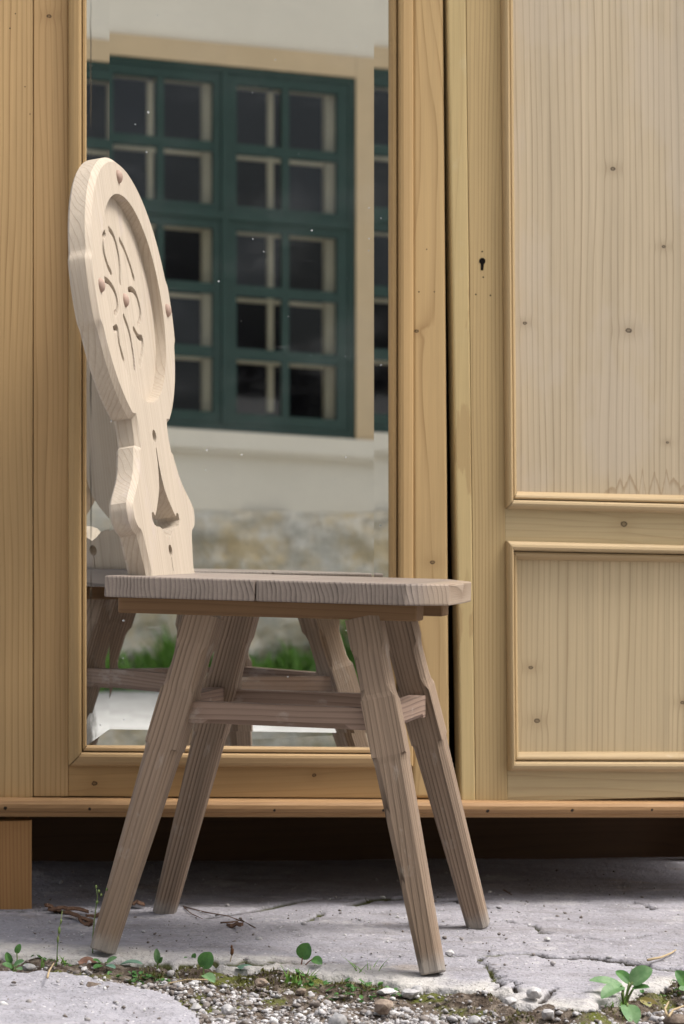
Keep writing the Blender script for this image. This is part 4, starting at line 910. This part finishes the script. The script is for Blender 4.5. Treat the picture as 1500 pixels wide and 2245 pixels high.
ok = np.where((gd_ > -.004) & (RNG.random(len(gx)) < np.exp(-np.maximum(gd_, 0) / .035)) & (fbm(gx, gy, 14, 3, 91) > .02))[0][:15000]
mossp = iter(zip(gx[ok], gy[ok], soil_zv(gx[ok], gy[ok]) - .001))
def gmoss():
    return next(mossp), RNG.uniform(.0015, .0055), RNG.uniform(.0005, .0013), RNG.uniform(0, 1.2), RNG.uniform(0, 6.28)
blades('moss', len(ok), gmoss, M['moss'], 'low moss and fine green growth along the slab edge', 'moss')
gx, gy = yard_sample(3000, 2090, 2200, .018); gd_ = edge_y(gx) - gy
ok = np.where((gd_ > -.002) & (gd_ < .07) & (fbm(gx, gy, 9, 2, 92) > .05))[0][:420]; VV = []; FF = []
for x_, y_, z_ in zip(gx[ok], gy[ok], soil_zv(gx[ok], gy[ok])):
    L = RNG.uniform(.004, .011); a = RNG.uniform(0, 6.28); e = Vector((math.cos(a), math.sin(a), RNG.uniform(.1, .9))).normalized(); sd_ = e.cross(Vector((0, 0, 1))).normalized() * L * .32; k = len(VV); p = Vector((x_, y_, z_ + .001)); dn = Vector((0, 0, -L * .12))
    VV += [p, p + e * L * .35 + sd_, p + e * L * .8 + sd_ * .7, p + e * L + dn, p + e * L * .8 - sd_ * .7, p + e * L * .35 - sd_, p + e * L * .55 + dn]
    FF += [[k, k + 1, k + 6], [k + 1, k + 2, k + 6], [k + 2, k + 3, k + 6], [k + 3, k + 4, k + 6], [k + 4, k + 5, k + 6], [k + 5, k, k + 6]]
tag(pydata('ground_cover', VV, FF, M['leaf']), 'tiny creeping leaves scattered in the moss along the slab edge', 'ground cover', kind='stuff')
def ggrass():
    u = U0 + RNG.uniform(-1.5, .9); big = float(fbm(np.array([u]), np.array([0.0]), 3.2, 3, 95)[0]); p = WO + EU * u - EN * (HD - .10 - RNG.random() ** 2 * .25)
    return (p.x, p.y, gz(p.x) - .066), RNG.uniform(.07, .17) * (1 + 2.2 * max(0, big)), RNG.uniform(.005, .014), RNG.uniform(.1, .9), RNG.uniform(0, 6.28)
blades('grass', 2600, ggrass, M['grass'], 'green grass growing along the foot of the house in the mirror', 'grass')
# twigs and bits of bark on the slab
def twig(label, px, r, mm='twig', name='twig', lift=.0015, cat='twig'):
    P = [ground(a, b) for a, b in px]; g = P[0].copy(); bm = bmesh.new(); tube(bm, [p - g + Vector((0, 0, lift + r + random.uniform(0, .002))) for p in P], r, r * .55, 6)
    o = build(name, bm, M[mm], None, True); o.location = g; return tag(o, label, cat, 'twigs and litter on the slab')
twig('long thin brown twig pointing from the far left foot', [(402, 1992), (450, 2004), (500, 2014), (535, 2026)], .0010)
twig('short twig lying under the long thin twig', [(404, 1994), (420, 2008), (444, 2018)], .0008)
twig('pale forked twig at the right end of the crack', [(1420, 2112), (1450, 2106), (1472, 2098), (1482, 2090)], .0016, 'straw')
twig('reddish twig beside the spalled patch', [(484, 2030), (510, 2028), (530, 2024), (548, 2034), (560, 2040)], .0013)
twig('dry curved stem at the bottom right corner', [(1462, 2236), (1458, 2222), (1466, 2206)], .0016, 'straw')
twig('dry orange stem near the bottom right corner', [(1466, 2238), (1476, 2222), (1500, 2212)], .0016, 'straw')
twig('bleached straw on the soil left of the chair', [(104, 2150), (108, 2134), (118, 2120)], .0013, 'straw')
twig('straw lying along the soil in front of the slab', [(370, 2162), (410, 2156), (455, 2154)], .0011, 'straw')
twig('small dark splinter on the slab right of the chair', [(1104, 1958), (1112, 1962), (1122, 1966)], .0012)
for i, (a, b, w, lb) in enumerate([(150, 2004, 92, 'longest strip of bark litter between wardrobe leg and chair'), (170, 2018, 76, 'bark strip at the front of the litter left of the chair'), (120, 1998, 46, 'small bark flake nearest the wardrobe leg'), (188, 2026, 40, 'dark bark flake touching the near left leg'), (208, 2012, 44, 'thin bark flake behind the near left leg'), (515, 2036, 40, 'reddish bark flake beside the spalled patch'), (300, 1992, 36, 'dark chip between the two left chair legs')]):
    g = ground(a, b); L = w / FPX * g.y; bm = bmesh.new(); n = 8; top = []; bot = []
    for k in range(n + 1):
        t = k / n; ww = .010 * (1 - abs(2 * t - 1) ** 3) * random.uniform(.6, 1.2) + .001; zc_ = .0035 + .004 * math.sin(3.1 * t + i) + random.uniform(0, .002); yy = random.uniform(-.005, .005) - .035 * (t - .5) * (1 if i % 2 else .4)
        top.append([bm.verts.new((L * (t - .5), yy + s * ww, zc_ + (0 if s else .0025))) for s in (-1, 0, 1)]); bot.append([bm.verts.new((L * (t - .5), yy + s * ww * .9, zc_ - .0018)) for s in (-1, 0, 1)])
    for k in range(n):
        for s in (0, 1): bm.faces.new((top[k][s], top[k + 1][s], top[k + 1][s + 1], top[k][s + 1])); bm.faces.new((bot[k][s], bot[k][s + 1], bot[k + 1][s + 1], bot[k + 1][s]))
        bm.faces.new((top[k][0], bot[k][0], bot[k + 1][0], top[k + 1][0])); bm.faces.new((top[k][2], top[k + 1][2], bot[k + 1][2], bot[k][2]))
    o = build('bark_flake', bm, M['twig'], None); o.location = g; tag(o, lb, 'bark', 'twigs and litter on the slab')
